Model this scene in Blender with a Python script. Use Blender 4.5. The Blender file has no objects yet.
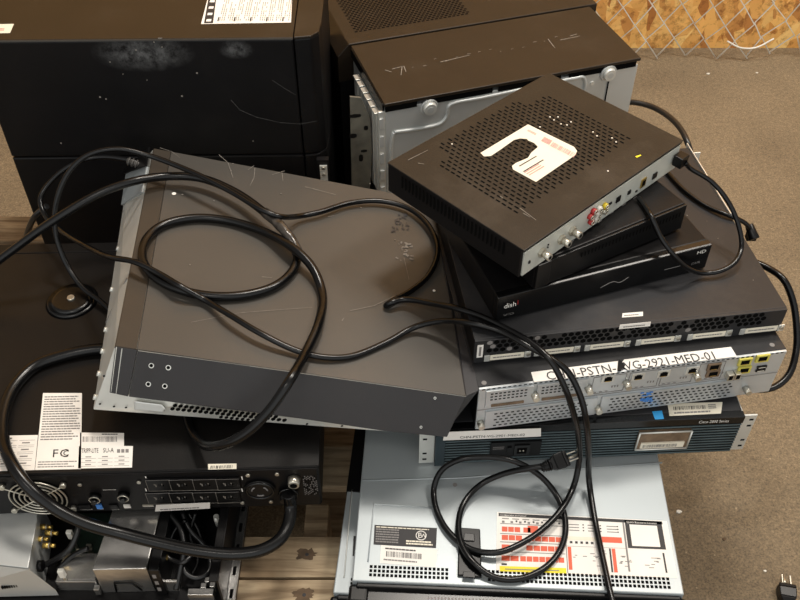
import bpy, bmesh, math, random
from mathutils import Vector, Matrix
random.seed(7)
sc = bpy.context.scene
COL = sc.collection
# ------------------------------------------------------------------ camera
FP, CAM = 900.0, Vector((0, 0, 1.35))
S2 = math.sqrt(.5)
FW, UP, RT = Vector((0, S2, -S2)), Vector((0, S2, S2)), Vector((1, 0, 0))
cd = bpy.data.cameras.new('camera'); cd.sensor_width = 36; cd.lens = 36*FP/800; cd.clip_start = .02
cam = bpy.data.objects.new('camera', cd); COL.objects.link(cam)
cam.location = CAM; cam.rotation_euler = (math.radians(45), 0, 0); sc.camera = cam

def ray(u, v): return FW + RT*((u-400)/FP) + UP*((300-v)/FP)
def at(u, v, z):
    d = ray(u, v); return CAM + d*((z-CAM.z)/d.z)

# ------------------------------------------------------------------ materials
def lin(c):
    return tuple(((x/255)/12.92 if x/255 <= .04045 else ((x/255+.055)/1.055)**2.4) for x in c)
MATS = {}
def mat(name, rgb, rough=.5, metal=0., var=.15, vscale=30., bump=0., bscale=200., spec=.5, coat=0., dust=0., emit=None):
    m = bpy.data.materials.new(name); m.use_nodes = True
    nt = m.node_tree; N = nt.nodes; L = nt.links
    b = N['Principled BSDF']
    c = lin(rgb)
    tc = N.new('ShaderNodeTexCoord')
    nz = N.new('ShaderNodeTexNoise'); nz.inputs['Scale'].default_value = vscale; nz.inputs['Detail'].default_value = 6
    L.new(tc.outputs['Object'], nz.inputs['Vector'])
    r = N.new('ShaderNodeValToRGB')
    r.color_ramp.elements[0].position = .3; r.color_ramp.elements[1].position = .7
    r.color_ramp.elements[0].color = (*[max(0, x*(1-var)) for x in c], 1)
    r.color_ramp.elements[1].color = (*[min(1, x*(1+var)) for x in c], 1)
    L.new(nz.outputs['Fac'], r.inputs['Fac'])
    src = r.outputs['Color']
    if dust > 0:
        n2 = N.new('ShaderNodeTexNoise'); n2.inputs['Scale'].default_value = 9; n2.inputs['Detail'].default_value = 10; n2.inputs['Roughness'].default_value = .7
        L.new(tc.outputs['Object'], n2.inputs['Vector'])
        r2 = N.new('ShaderNodeValToRGB'); r2.color_ramp.elements[0].position = .52; r2.color_ramp.elements[1].position = .8
        L.new(n2.outputs['Fac'], r2.inputs['Fac'])
        mu = N.new('ShaderNodeMath'); mu.operation = 'MULTIPLY'; mu.inputs[1].default_value = dust
        L.new(r2.outputs['Color'], mu.inputs[0])
        mx = N.new('ShaderNodeMix'); mx.data_type = 'RGBA'
        L.new(mu.outputs[0], mx.inputs['Factor']); L.new(src, mx.inputs['A'])
        mx.inputs['B'].default_value = (.25, .21, .17, 1)
        src = mx.outputs['Result']
    L.new(src, b.inputs['Base Color'])
    b.inputs['Roughness'].default_value = rough; b.inputs['Metallic'].default_value = metal
    b.inputs['Specular IOR Level'].default_value = spec
    b.inputs['Coat Weight'].default_value = coat
    if bump > 0:
        n3 = N.new('ShaderNodeTexNoise'); n3.inputs['Scale'].default_value = bscale
        L.new(tc.outputs['Object'], n3.inputs['Vector'])
        bp = N.new('ShaderNodeBump'); bp.inputs['Strength'].default_value = bump; bp.inputs['Distance'].default_value = .001
        L.new(n3.outputs['Fac'], bp.inputs['Height']); L.new(bp.outputs[0], b.inputs['Normal'])
    MATS[name] = m; return m

BLK = mat('black_powder_coat', (15, 14, 15), .42, 0, .2, 12, .1, 400, dust=.02, spec=.2)
BLKTOP = mat('black_satin_cover', (18, 16, 15), .40, 0, .15, 10, .15, 500, dust=.02, spec=.28)
PCTOP = mat('black_panel_warm_sheen', (38, 30, 22), .40, 0, .1, 10, .12, 500, dust=.05, spec=.3)  # black panels; the warm reflection on their tops is mixed into the colour
STBM = mat('black_steel_warm_sheen', (31, 27, 22), .42, 0, .2, 20, .2, 500, dust=.12, spec=.3)  # black steel lid, its brown a warm reflection put into the base colour
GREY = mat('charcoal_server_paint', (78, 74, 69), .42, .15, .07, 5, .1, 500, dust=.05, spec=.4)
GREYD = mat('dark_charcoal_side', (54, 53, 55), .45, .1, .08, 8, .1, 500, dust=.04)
R11 = mat('router_charcoal_top', (42, 42, 44), .42, .1, .15, 10, .1, 500, dust=.10, spec=.35)
PLA = mat('black_plastic', (12, 12, 13), .33, 0, .2, 40, spec=.3)
GLO = mat('glossy_black_plastic', (8, 8, 9), .27, 0, .1, 40)
RUB = mat('cord_rubber', (9, 9, 10), .26, 0, .15, 60, spec=.35)
RUBG = mat('grey_black_cord_rubber', (24, 24, 25), .32, 0, .15, 60)
HOLE = mat('dark_hole', (5, 5, 5), .9, 0, 0, 10, spec=.1)
ZINC = mat('galvanised_steel', (206, 208, 206), .45, .55, .05, 6, .05, 300)
DELL = mat('brushed_grey_steel', (168, 175, 178), .40, .35, .04, 4, .04, 300)
SILV = mat('bare_steel', (222, 222, 216), .4, .55, .1, 14, .1, 100)
SHINY = mat('shiny_steel', (190, 188, 185), .22, .9, .25, 25, .4, 40)
ALU = mat('router_aluminium', (204, 208, 210), .42, .6, .1, 20)
PANEL = mat('silver_connector_panel', (190, 192, 184), .45, .2, .08, 40)
GOLD = mat('brass_connector', (200, 170, 95), .3, .9, .15, 60)
NICK = mat('nickel_connector', (200, 195, 182), .28, .8, .15, 60)
PAPER = mat('white_label_paper', (236, 231, 224), .6, 0, .03, 30)
CREAM = mat('cream_label_paper', (232, 224, 205), .6, 0, .03, 30)
INK = mat('black_print', (40, 38, 40), .6, 0, .1, 30)
INKG = mat('grey_print', (128, 124, 122), .6, 0, .1, 30)
INKR = mat('faded_red_print', (205, 140, 135), .6, 0, .2, 60)
ORNG = mat('orange_red_print', (222, 96, 66), .6, 0, .05, 30)
YELL = mat('yellow_print', (238, 220, 40), .6, 0, .05, 30)
YPORT = mat('yellow_port_frame', (205, 195, 90), .5, 0, .05, 30)
BLUE = mat('blue_sticker', (35, 150, 215), .5, 0, .05, 30)
BLUES = mat('blue_smudge', (70, 130, 205), .5, 0, .3, 200)
REDP = mat('red_jack', (170, 45, 45), .4, 0, .1, 30)
YJ = mat('yellow_jack', (215, 190, 50), .4, 0, .1, 30)
WJ = mat('white_plastic', (225, 222, 212), .4, 0, .05, 30)
TEAL = mat('teal_black_slats', (88, 102, 106), .35, .3, .25, 25)
SCR = mat('scratched_paint', (128, 122, 114), .7, 0, .3, 200)
TAPE = mat('shiny_black_tape', (66, 61, 56), .18, .2, .6, 90, .8, 120)
CARD = mat('brown_cardboard', (150, 108, 66), .8, 0, .12, 15)
CAMO = mat('grey_patterned_card', (92, 88, 78), .7, 0, .35, 28)
RIBM = mat('grey_ribbed_plastic', (74, 71, 68), .4, 0, .1, 40)
BLUK = mat('dark_teal_plastic', (46, 58, 64), .4, .1, .1, 25)
SCRD = mat('faint_scratch', (74, 72, 70), .6, 0, .2, 200)
FLNG = mat('brown_grey_flange', (62, 55, 47), .45, .1, .07, 5, .1, 500, dust=.04, spec=.35)  # flange strip, darker and browner than the rest of the cover
WIRE = mat('galvanised_wire', (226, 222, 212), .4, .15, .08, 60)
PCBG = mat('green_circuit_board', (18, 38, 30), .5, 0, .3, 90)
TAN = mat('tan_vent_inside', (120, 100, 80), .6, .2, .3, 90)

def wood():
    m = bpy.data.materials.new('pallet_wood'); m.use_nodes = True
    nt = m.node_tree; N = nt.nodes; L = nt.links; b = N['Principled BSDF']
    tc = N.new('ShaderNodeTexCoord'); mp = N.new('ShaderNodeMapping'); mp.inputs['Scale'].default_value = (3, 30, 30)
    info = N.new('ShaderNodeObjectInfo'); ad = N.new('ShaderNodeVectorMath'); ad.operation = 'ADD'
    L.new(tc.outputs['Object'], ad.inputs[0]); L.new(info.outputs['Random'], ad.inputs[1]); L.new(ad.outputs[0], mp.inputs[0])
    nz = N.new('ShaderNodeTexNoise'); nz.inputs['Scale'].default_value = 3; nz.inputs['Detail'].default_value = 8; nz.inputs['Distortion'].default_value = .6
    L.new(mp.outputs[0], nz.inputs['Vector'])
    r = N.new('ShaderNodeValToRGB'); e = r.color_ramp.elements
    e[0].position = .3; e[0].color = (*lin((116, 96, 72)), 1); e[1].position = .7; e[1].color = (*lin((186, 166, 136)), 1)
    L.new(nz.outputs['Fac'], r.inputs['Fac'])
    n2 = N.new('ShaderNodeTexNoise'); n2.inputs['Scale'].default_value = 9; n2.inputs['Detail'].default_value = 5
    L.new(ad.outputs[0], n2.inputs['Vector'])
    r2 = N.new('ShaderNodeValToRGB'); r2.color_ramp.elements[0].position = .35; r2.color_ramp.elements[0].color = (.62, .56, .5, 1)
    r2.color_ramp.elements[1].position = .6
    L.new(n2.outputs['Fac'], r2.inputs['Fac'])
    mx = N.new('ShaderNodeMix'); mx.data_type = 'RGBA'; mx.blend_type = 'MULTIPLY'; mx.inputs['Factor'].default_value = 1
    L.new(r.outputs[0], mx.inputs['A']); L.new(r2.outputs[0], mx.inputs['B']); L.new(mx.outputs['Result'], b.inputs['Base Color'])
    b.inputs['Roughness'].default_value = .8
    bp = N.new('ShaderNodeBump'); bp.inputs['Strength'].default_value = .4; bp.inputs['Distance'].default_value = .002
    L.new(nz.outputs['Fac'], bp.inputs['Height']); L.new(bp.outputs[0], b.inputs['Normal'])
    return m
WOOD = wood()
KNOT = mat('knot_wood', (86, 68, 50), .85, 0, .4, 60)

def concrete():
    m = bpy.data.materials.new('brown_concrete'); m.use_nodes = True
    nt = m.node_tree; N = nt.nodes; L = nt.links; b = N['Principled BSDF']
    tc = N.new('ShaderNodeTexCoord')
    def noise(s, d, rough=.6):
        n = N.new('ShaderNodeTexNoise'); n.inputs['Scale'].default_value = s; n.inputs['Detail'].default_value = d; n.inputs['Roughness'].default_value = rough
        L.new(tc.outputs['Object'], n.inputs['Vector']); return n
    a = noise(2.2, 6); r = N.new('ShaderNodeValToRGB'); e = r.color_ramp.elements
    e[0].position = .3; e[0].color = (*lin((112, 98, 78)), 1); e[1].position = .72; e[1].color = (*lin((145, 128, 103)), 1)
    L.new(a.outputs['Fac'], r.inputs['Fac'])
    g = noise(260, 4, .8); rg = N.new('ShaderNodeValToRGB'); e = rg.color_ramp.elements
    e[0].position = .36; e[0].color = (.5, .5, .5, 1); e[1].position = .66; e[1].color = (1.35, 1.34, 1.3, 1)
    L.new(g.outputs['Fac'], rg.inputs['Fac'])
    mx = N.new('ShaderNodeMix'); mx.data_type = 'RGBA'; mx.blend_type = 'MULTIPLY'; mx.inputs['Factor'].default_value = 1
    L.new(r.outputs[0], mx.inputs['A']); L.new(rg.outputs[0], mx.inputs['B'])
    g2 = noise(95, 5, .75); rg2 = N.new('ShaderNodeValToRGB'); e = rg2.color_ramp.elements
    e[0].position = .35; e[0].color = (.74, .74, .74, 1); e[1].position = .65; e[1].color = (1.2, 1.19, 1.17, 1)
    L.new(g2.outputs['Fac'], rg2.inputs['Fac'])
    mxb = N.new('ShaderNodeMix'); mxb.data_type = 'RGBA'; mxb.blend_type = 'MULTIPLY'; mxb.inputs['Factor'].default_value = 1
    L.new(mx.outputs['Result'], mxb.inputs['A']); L.new(rg2.outputs[0], mxb.inputs['B']); mx = mxb
    vo = N.new('ShaderNodeTexVoronoi'); vo.inputs['Scale'].default_value = 75
    L.new(tc.outputs['Object'], vo.inputs['Vector'])
    rv = N.new('ShaderNodeValToRGB'); e = rv.color_ramp.elements; e[0].position = .08; e[0].color = (1, 1, 1, 1); e[1].position = .14; e[1].color = (0, 0, 0, 1)
    L.new(vo.outputs['Distance'], rv.inputs['Fac'])
    n4 = noise(30, 3); rr = N.new('ShaderNodeValToRGB'); rr.color_ramp.elements[0].position = .5; rr.color_ramp.elements[1].position = .62
    L.new(n4.outputs['Fac'], rr.inputs['Fac'])
    mm = N.new('ShaderNodeMath'); mm.operation = 'MULTIPLY'; L.new(rv.outputs[0], mm.inputs[0]); L.new(rr.outputs[0], mm.inputs[1])
    mh = N.new('ShaderNodeMath'); mh.operation = 'MULTIPLY'; mh.inputs[1].default_value = .5; L.new(mm.outputs[0], mh.inputs[0])
    m2 = N.new('ShaderNodeMix'); m2.data_type = 'RGBA'; L.new(mh.outputs[0], m2.inputs['Factor']); L.new(mx.outputs['Result'], m2.inputs['A'])
    m2.inputs['B'].default_value = (*lin((190, 172, 142)), 1)
    L.new(m2.outputs['Result'], b.inputs['Base Color'])
    b.inputs['Roughness'].default_value = .75
    bp = N.new('ShaderNodeBump'); bp.inputs['Strength'].default_value = .3; bp.inputs['Distance'].default_value = .002
    L.new(g.outputs['Fac'], bp.inputs['Height']); L.new(bp.outputs[0], b.inputs['Normal'])
    return m
CONC = concrete()

def osb():
    m = bpy.data.materials.new('oriented_strand_board'); m.use_nodes = True
    nt = m.node_tree; N = nt.nodes; L = nt.links; b = N['Principled BSDF']
    tc = N.new('ShaderNodeTexCoord'); prev = None
    dn = N.new('ShaderNodeTexNoise'); dn.inputs['Scale'].default_value = 14
    L.new(tc.outputs['Object'], dn.inputs['Vector'])
    for i, (ang, sx, sz, lo, hi) in enumerate([(20, 13, 40, (222, 160, 82), (250, 200, 120)), (-35, 12, 34, (212, 146, 70), (250, 196, 112)), (70, 12, 36, (228, 168, 88), (252, 210, 132)), (-75, 13, 42, (176, 112, 52), (244, 186, 104))]):
        mp = N.new('ShaderNodeMapping'); mp.vector_type = 'POINT'
        mp.inputs['Rotation'].default_value = (0, math.radians(ang), 0); mp.inputs['Scale'].default_value = (sx, 1, sz); mp.inputs['Location'].default_value = (i*3.3, 0, i*1.7)
        # rotate first then scale, so the strands lie along their own direction
        rt = N.new('ShaderNodeVectorRotate'); rt.rotation_type = 'Y_AXIS'; rt.inputs['Angle'].default_value = math.radians(ang)
        L.new(tc.outputs['Object'], rt.inputs['Vector'])
        mp.inputs['Rotation'].default_value = (0, 0, 0)
        ad = N.new('ShaderNodeVectorMath'); ad.operation = 'MULTIPLY_ADD'; ad.inputs[1].default_value = (.03, .03, .03)
        L.new(dn.outputs['Color'], ad.inputs[0]); L.new(rt.outputs[0], ad.inputs[2]); L.new(ad.outputs[0], mp.inputs[0])
        vo = N.new('ShaderNodeTexVoronoi'); vo.inputs['Scale'].default_value = 1
        L.new(mp.outputs[0], vo.inputs['Vector'])
        sp = N.new('ShaderNodeSeparateColor'); L.new(vo.outputs['Color'], sp.inputs[0])
        r = N.new('ShaderNodeValToRGB'); r.color_ramp.elements[0].color = (*lin(lo), 1); r.color_ramp.elements[1].color = (*lin(hi), 1)
        L.new(sp.outputs[0], r.inputs['Fac'])
        if prev is None: prev = r.outputs[0]
        else:
            mx = N.new('ShaderNodeMix'); mx.data_type = 'RGBA'
            gt = N.new('ShaderNodeMath'); gt.operation = 'GREATER_THAN'; gt.inputs[1].default_value = .62
            L.new(sp.outputs[1], gt.inputs[0]); L.new(gt.outputs[0], mx.inputs['Factor'])
            L.new(prev, mx.inputs['A']); L.new(r.outputs[0], mx.inputs['B']); prev = mx.outputs['Result']
    n = N.new('ShaderNodeTexNoise'); n.inputs['Scale'].default_value = 42; n.inputs['Detail'].default_value = 5; n.inputs['Roughness'].default_value = .7
    L.new(tc.outputs['Object'], n.inputs['Vector'])
    r = N.new('ShaderNodeValToRGB'); r.color_ramp.elements[0].position = .34; r.color_ramp.elements[0].color = (.5, .4, .3, 1); r.color_ramp.elements[1].position = .5
    L.new(n.outputs['Fac'], r.inputs['Fac'])
    mx = N.new('ShaderNodeMix'); mx.data_type = 'RGBA'; mx.blend_type = 'MULTIPLY'; mx.inputs['Factor'].default_value = 1
    L.new(prev, mx.inputs['A']); L.new(r.outputs[0], mx.inputs['B']); L.new(mx.outputs['Result'], b.inputs['Base Color'])
    b.inputs['Roughness'].default_value = .7
    return m
OSB = osb()

# dusty smears on the black case front: a stain with a shape of its own
def dusty_black(centers):
    m = BLK.copy(); m.name = 'black_powder_coat_dusty'
    nt = m.node_tree; N = nt.nodes; L = nt.links; b = N['Principled BSDF']
    src = b.inputs['Base Color'].links[0].from_socket
    tc = N.new('ShaderNodeTexCoord'); acc = None
    for c, rx, rz in centers:
        mp = N.new('ShaderNodeMapping'); mp.vector_type = 'TEXTURE'; mp.inputs['Location'].default_value = c; mp.inputs['Scale'].default_value = (rx, 9, rz)
        L.new(tc.outputs['Object'], mp.inputs[0])
        g = N.new('ShaderNodeTexGradient'); g.gradient_type = 'SPHERICAL'; L.new(mp.outputs[0], g.inputs[0])
        if acc is None: acc = g.outputs['Fac']
        else:
            mm = N.new('ShaderNodeMath'); mm.operation = 'MAXIMUM'; L.new(acc, mm.inputs[0]); L.new(g.outputs['Fac'], mm.inputs[1]); acc = mm.outputs[0]
    nz = N.new('ShaderNodeTexNoise'); nz.inputs['Scale'].default_value = 55; nz.inputs['Detail'].default_value = 8; nz.inputs['Roughness'].default_value = .75
    L.new(tc.outputs['Object'], nz.inputs['Vector'])
    r = N.new('ShaderNodeValToRGB'); r.color_ramp.elements[0].position = .38; r.color_ramp.elements[1].position = .85; L.new(nz.outputs['Fac'], r.inputs['Fac'])
    mu = N.new('ShaderNodeMath'); mu.operation = 'MULTIPLY'; L.new(acc, mu.inputs[0]); L.new(r.outputs[0], mu.inputs[1])
    mx = N.new('ShaderNodeMix'); mx.data_type = 'RGBA'; L.new(mu.outputs[0], mx.inputs['Factor']); L.new(src, mx.inputs['A']); mx.inputs['B'].default_value = (.3, .3, .3, 1)
    L.new(mx.outputs['Result'], b.inputs['Base Color'])
    return m

# ------------------------------------------------------------------ mesh builder
class MB:
    def __init__(s): s.v = []; s.f = []; s.m = []; s.mats = []; s.sm = []
    def mi(s, m):
        if m not in s.mats: s.mats.append(m)
        return s.mats.index(m)
    def add(s, vs, fs, m, smooth=False):
        o = len(s.v); s.v += [Vector(x) for x in vs]; k = s.mi(m)
        for f in fs: s.f.append([o+i for i in f]); s.m.append(k); s.sm.append(smooth)
    def poly(s, pts, m): s.add(pts, [list(range(len(pts)))], m)
    def hexa(s, p, m):   # p: 8 points, bottom ring then top ring
        s.add(p, [(3, 2, 1, 0), (4, 5, 6, 7), (0, 1, 5, 4), (1, 2, 6, 5), (2, 3, 7, 6), (3, 0, 4, 7)], m)
    def box(s, a, b, m):
        x0, y0, z0 = a; x1, y1, z1 = b
        s.hexa([(x0, y0, z0), (x1, y0, z0), (x1, y1, z0), (x0, y1, z0), (x0, y0, z1), (x1, y0, z1), (x1, y1, z1), (x0, y1, z1)], m)
    def prism(s, pts, off, m):   # polygon extruded by vector off
        n = len(pts); P = [Vector(p) for p in pts]; Q = [p+Vector(off) for p in P]
        s.add(P+Q, [list(range(n))[::-1], list(range(n, 2*n))]+[(i, (i+1) % n, n+(i+1) % n, n+i) for i in range(n)], m)
    def cyl(s, a, b, r0, m, r1=None, n=20, smooth=True):
        a = Vector(a); b = Vector(b); r1 = r0 if r1 is None else r1
        d = (b-a).normalized(); t = d.orthogonal().normalized(); w = d.cross(t)
        A = [a+(t*math.cos(2*math.pi*i/n)+w*math.sin(2*math.pi*i/n))*r0 for i in range(n)]
        B = [b+(t*math.cos(2*math.pi*i/n)+w*math.sin(2*math.pi*i/n))*r1 for i in range(n)]
        o = len(s.v); s.v += A+B; k = s.mi(m)
        for i in range(n): s.f.append([o+i, o+(i+1) % n, o+n+(i+1) % n, o+n+i]); s.m.append(k); s.sm.append(smooth)
        s.f.append([o+i for i in range(n)][::-1]); s.m.append(k); s.sm.append(False)
        s.f.append([o+n+i for i in range(n)]); s.m.append(k); s.sm.append(False)
    def tube(s, pts, r, m, n=10, closed=False):
        P = [Vector(p) for p in pts]; N = len(P); rings = []
        t0 = (P[1]-P[0]).normalized(); nrm = t0.orthogonal().normalized()
        for i in range(N):
            if closed: t = (P[(i+1) % N]-P[i-1]).normalized()
            else: t = (P[min(i+1, N-1)]-P[max(i-1, 0)]).normalized()
            nrm = (nrm-t*nrm.dot(t))
            nrm = nrm.normalized() if nrm.length > 1e-6 else t.orthogonal().normalized()
            w = t.cross(nrm); rr = r[i] if isinstance(r, list) else r
            rings.append([P[i]+(nrm*math.cos(2*math.pi*j/n)+w*math.sin(2*math.pi*j/n))*rr for j in range(n)])
        o = len(s.v); k = s.mi(m)
        for g in rings: s.v += g
        last = N if closed else N-1
        for i in range(last):
            for j in range(n):
                a = o+i*n; b = o+((i+1) % N)*n
                s.f.append([a+j, a+(j+1) % n, b+(j+1) % n, b+j]); s.m.append(k); s.sm.append(True)
        if not closed:
            s.f.append([o+j for j in range(n)][::-1]); s.m.append(k); s.sm.append(False)
            s.f.append([o+(N-1)*n+j for j in range(n)]); s.m.append(k); s.sm.append(False)
    def ring(s, c, ax, R, r, m, n=28, k=6, sq=1.):
        c = Vector(c); d = Vector(ax).normalized(); t = d.orthogonal().normalized(); w = d.cross(t)
        s.tube([c+(t*math.cos(2*math.pi*i/n)+w*math.sin(2*math.pi*i/n))*R for i in range(n)], r, m, k, True)
    def text(s, body, o, xd, yd, size, m, align='LEFT', width=None, depth=0.):
        cu = bpy.data.curves.new('t', 'FONT'); cu.body = body; cu.size = 1; cu.align_x = align; cu.resolution_u = 2
        ob = bpy.data.objects.new('t', cu); COL.objects.link(ob)
        dg = bpy.context.evaluated_depsgraph_get(); dg.update()
        me = bpy.data.meshes.new_from_object(ob.evaluated_get(dg))
        xs = [v.co.x for v in me.vertices]
        if not xs: return
        sx = size if width is None else width/(max(xs)-min(xs)); x0 = min(xs) if width is not None else 0
        o = Vector(o); xd = Vector(xd).normalized(); yd = Vector(yd).normalized()
        s.add([o+xd*((v.co.x-x0)*sx)+yd*(v.co.y*size) for v in me.vertices], [list(p.vertices) for p in me.polygons], m)
        bpy.data.objects.remove(ob); bpy.data.curves.remove(cu); bpy.data.meshes.remove(me)
    def build(s, name, parent=None, bevel=0., seg=2, world=False, recalc=True):
        vs = s.v
        if parent is not None and world:
            inv = MAT[parent.name].inverted(); vs = [inv @ v for v in vs]
        me = bpy.data.meshes.new(name); me.from_pydata(vs, [], s.f)
        for m in s.mats: me.materials.append(m)
        for p, k, q in zip(me.polygons, s.m, s.sm): p.material_index = k; p.use_smooth = q
        if recalc:
            bm = bmesh.new(); bm.from_mesh(me); bmesh.ops.recalc_face_normals(bm, faces=bm.faces); bm.to_mesh(me); bm.free()
        o = bpy.data.objects.new(name, me); COL.objects.link(o)
        if parent is not None: o.parent = parent; MAT[o.name] = MAT[parent.name]
        if bevel > 0:
            b = o.modifiers.new('bevel', 'BEVEL'); b.width = bevel; b.segments = seg; b.limit_method = 'ANGLE'; b.angle_limit = math.radians(40)
        return o

MAT = {}
def tag(o, label, cat, group=None, kind=None):
    if label: o['label'] = label
    if cat: o['category'] = cat
    if group: o['group'] = group
    if kind: o['kind'] = kind
    return o
def thing(name, loc, yaw, label, cat, group=None):
    o = bpy.data.objects.new(name, None); o.empty_display_size = .05; COL.objects.link(o)
    o.location = loc; o.rotation_euler = (0, 0, math.radians(yaw))
    MAT[o.name] = Matrix.Translation(Vector(loc)) @ Matrix.Rotation(math.radians(yaw), 4, 'Z')
    return tag(o, label, cat, group)
def loc_ray(t, u, v):
    inv = MAT[t.name].inverted(); o = inv @ CAM; d = inv.to_3x3() @ ray(u, v); return o, d
def on(t, u, v, axis, val):          # local point where the sight line meets the plane local[axis]=val
    o, d = loc_ray(t, u, v); return o+d*((val-o[axis])/d[axis])
def struct(o): o['kind'] = 'structure'; return o

def crom(P, n=8):
    P = [Vector(p) for p in P]; Q = [P[0]*2-P[1]]+P+[P[-1]*2-P[-2]]; out = []
    for i in range(1, len(Q)-2):
        a, b, c, d = Q[i-1:i+3]
        # centripetal
        def tj(ti, p, q): return ti+max((q-p).length, 1e-6)**.5
        t0 = 0; t1 = tj(t0, a, b); t2 = tj(t1, b, c); t3 = tj(t2, c, d)
        for k in range(n):
            t = t1+(t2-t1)*k/n
            A1 = a*((t1-t)/(t1-t0))+b*((t-t0)/(t1-t0)); A2 = b*((t2-t)/(t2-t1))+c*((t-t1)/(t2-t1)); A3 = c*((t3-t)/(t3-t2))+d*((t-t2)/(t3-t2))
            B1 = A1*((t2-t)/(t2-t0))+A2*((t-t0)/(t2-t0)); B2 = A2*((t3-t)/(t3-t1))+A3*((t-t1)/(t3-t1))
            out.append(B1*((t2-t)/(t2-t1))+B2*((t-t1)/(t2-t1)))
    out.append(P[-1]); return out

# printed lines / barcodes on a label; o origin, xd/yd unit directions of the label plane
def lines(mb, o, xd, yd, w, h, n, m, fill=.5, ragged=.25, up=(0, 0, .0002)):
    o = Vector(o)+Vector(up); xd = Vector(xd); yd = Vector(yd)
    for i in range(n):
        y = h*(1-(i+.5)/n); x = 0; ww = w*(1-ragged*random.random())
        while x < ww:
            l = min(random.uniform(.03, .12)*w+.001, ww-x)
            a = o+xd*x+yd*(y-h/n*fill/2); b = o+xd*(x+l)+yd*(y-h/n*fill/2)
            mb.poly([a, b, b+yd*(h/n*fill), a+yd*(h/n*fill)], m); x += l+.012*w
def barcode(mb, o, xd, yd, w, h, m, up=(0, 0, .0002), pitch=.0011):
    o = Vector(o)+Vector(up); xd = Vector(xd); yd = Vector(yd); x = 0
    while x < w:
        l = random.choice((.35, .5, .9))*pitch
        mb.poly([o+xd*x, o+xd*(x+l), o+xd*(x+l)+yd*h, o+xd*x+yd*h], m); x += l+random.choice((.4, .6, 1.))*pitch
def quadz(mb, x0, y0, x1, y1, z, m): mb.poly([(x0, y0, z), (x1, y0, z), (x1, y1, z), (x0, y1, z)], m)
def quady(mb, x0, z0, x1, z1, y, m): mb.poly([(x0, y, z0), (x1, y, z0), (x1, y, z1), (x0, y, z1)], m)
def strip(mb, pts, w, m, nrm=(0, 0, 1)):
    P = [Vector(p) for p in pts]; nn = Vector(nrm)
    for a, b in zip(P, P[1:]):
        d = (b-a).cross(nn).normalized()*w/2; mb.poly([a-d, a+d, b+d*.6, b-d*.6], m)

# ================================================================== SETTING
mb = MB(); mb.box((-3.2, -1.5, -.1), (3.6, 2.42, 0), CONC); struct(mb.build('floor'))
mb = MB(); mb.box((-3.2, 2.40, .0), (3.6, 2.46, 2.6), OSB); struct(mb.build('wall_back'))

# chain link fence lying against the board wall
fe = thing('chain_link_fence', (.9, 2.34, 0), 0, 'galvanised chain link fence panel standing in front of the strand board wall', 'fence')
mb = MB(); px, pz = .042, .104
for i in range(-30, 24):
    x0 = i*px-.01; sgn = 1 if i % 2 else -1; pts = []
    for k in range(0, 24):
        z = .006+k*pz/2
        a = px*.5*(1 if k % 2 else -1)
        x = x0+a*sgn+px*.0
        xw = x+.9
        bulge = .016*math.exp(-((xw-1.12)/.12)**2)*math.exp(-z/.25)
        pts.append((x+bulge*math.sin(k*1.9+i), -.012*math.sin(i*.9+k*.4)+.004*(1 if k % 2 else -1), z+bulge*.6))
    mb.tube(pts, .0021, WIRE, 6)
mb.tube(crom([(.03, -.012, .062), (.07, -.016, .044), (.115, -.016, .044), (.16, -.012, .07)], 6), .0026, WIRE, 6)
fm = mb.build('wire_mesh', fe)

# pallet
pal = thing('wooden_pallet', (-.25, .44, 0), 0, 'worn wooden pallet under the piled electronics', 'pallet')
bm_ = []
for (y0, y1) in ((.40, .53), (.5345, .628), (.6325, .697), (.785, .862), (.955, 1.03), (1.12, 1.2), (1.27, 1.34), (1.36, 1.44)):
    mb = MB(); mb.box((-.61, y0-.44, .137), (.60, y1-.44, .155), WOOD)
    if y1 < .75:
        for yy_ in {.40: (.50, ), .5345: (.567, .605), .6325: (.668,)}[y0]:
            yy = yy_-.44; xx = -.13+.25+random.uniform(-.008, .008)
            pts = []
            for k in range(26):
                a = 2*math.pi*k/26; rr = .0075*(1+.9*random.random())
                pts.append((xx+rr*1.35*math.cos(a), yy+rr*.9*math.sin(a), .1553))
            mb.poly(pts, KNOT)
            mb.cyl((xx, yy, .155), (xx, yy, .1558), .0028, INK, n=10)
    mb.build('deck_board', pal, .002)
for x0 in (-.61, .1, .505):
    mb = MB(); mb.box((x0, -.04, .0), (x0+.09, 1.0, .018), WOOD); mb.build('bottom_board', pal, .002)
    for y0 in (-.02, .255, .9):
        yy1 = y0+(.1 if y0 != .255 else .07)
        mb = MB(); mb.box((x0+(.004 if x0 > 0 else 0), y0, .018), (x0+.04, yy1, .137), WOOD); mb.build('block', pal, .002)

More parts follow.
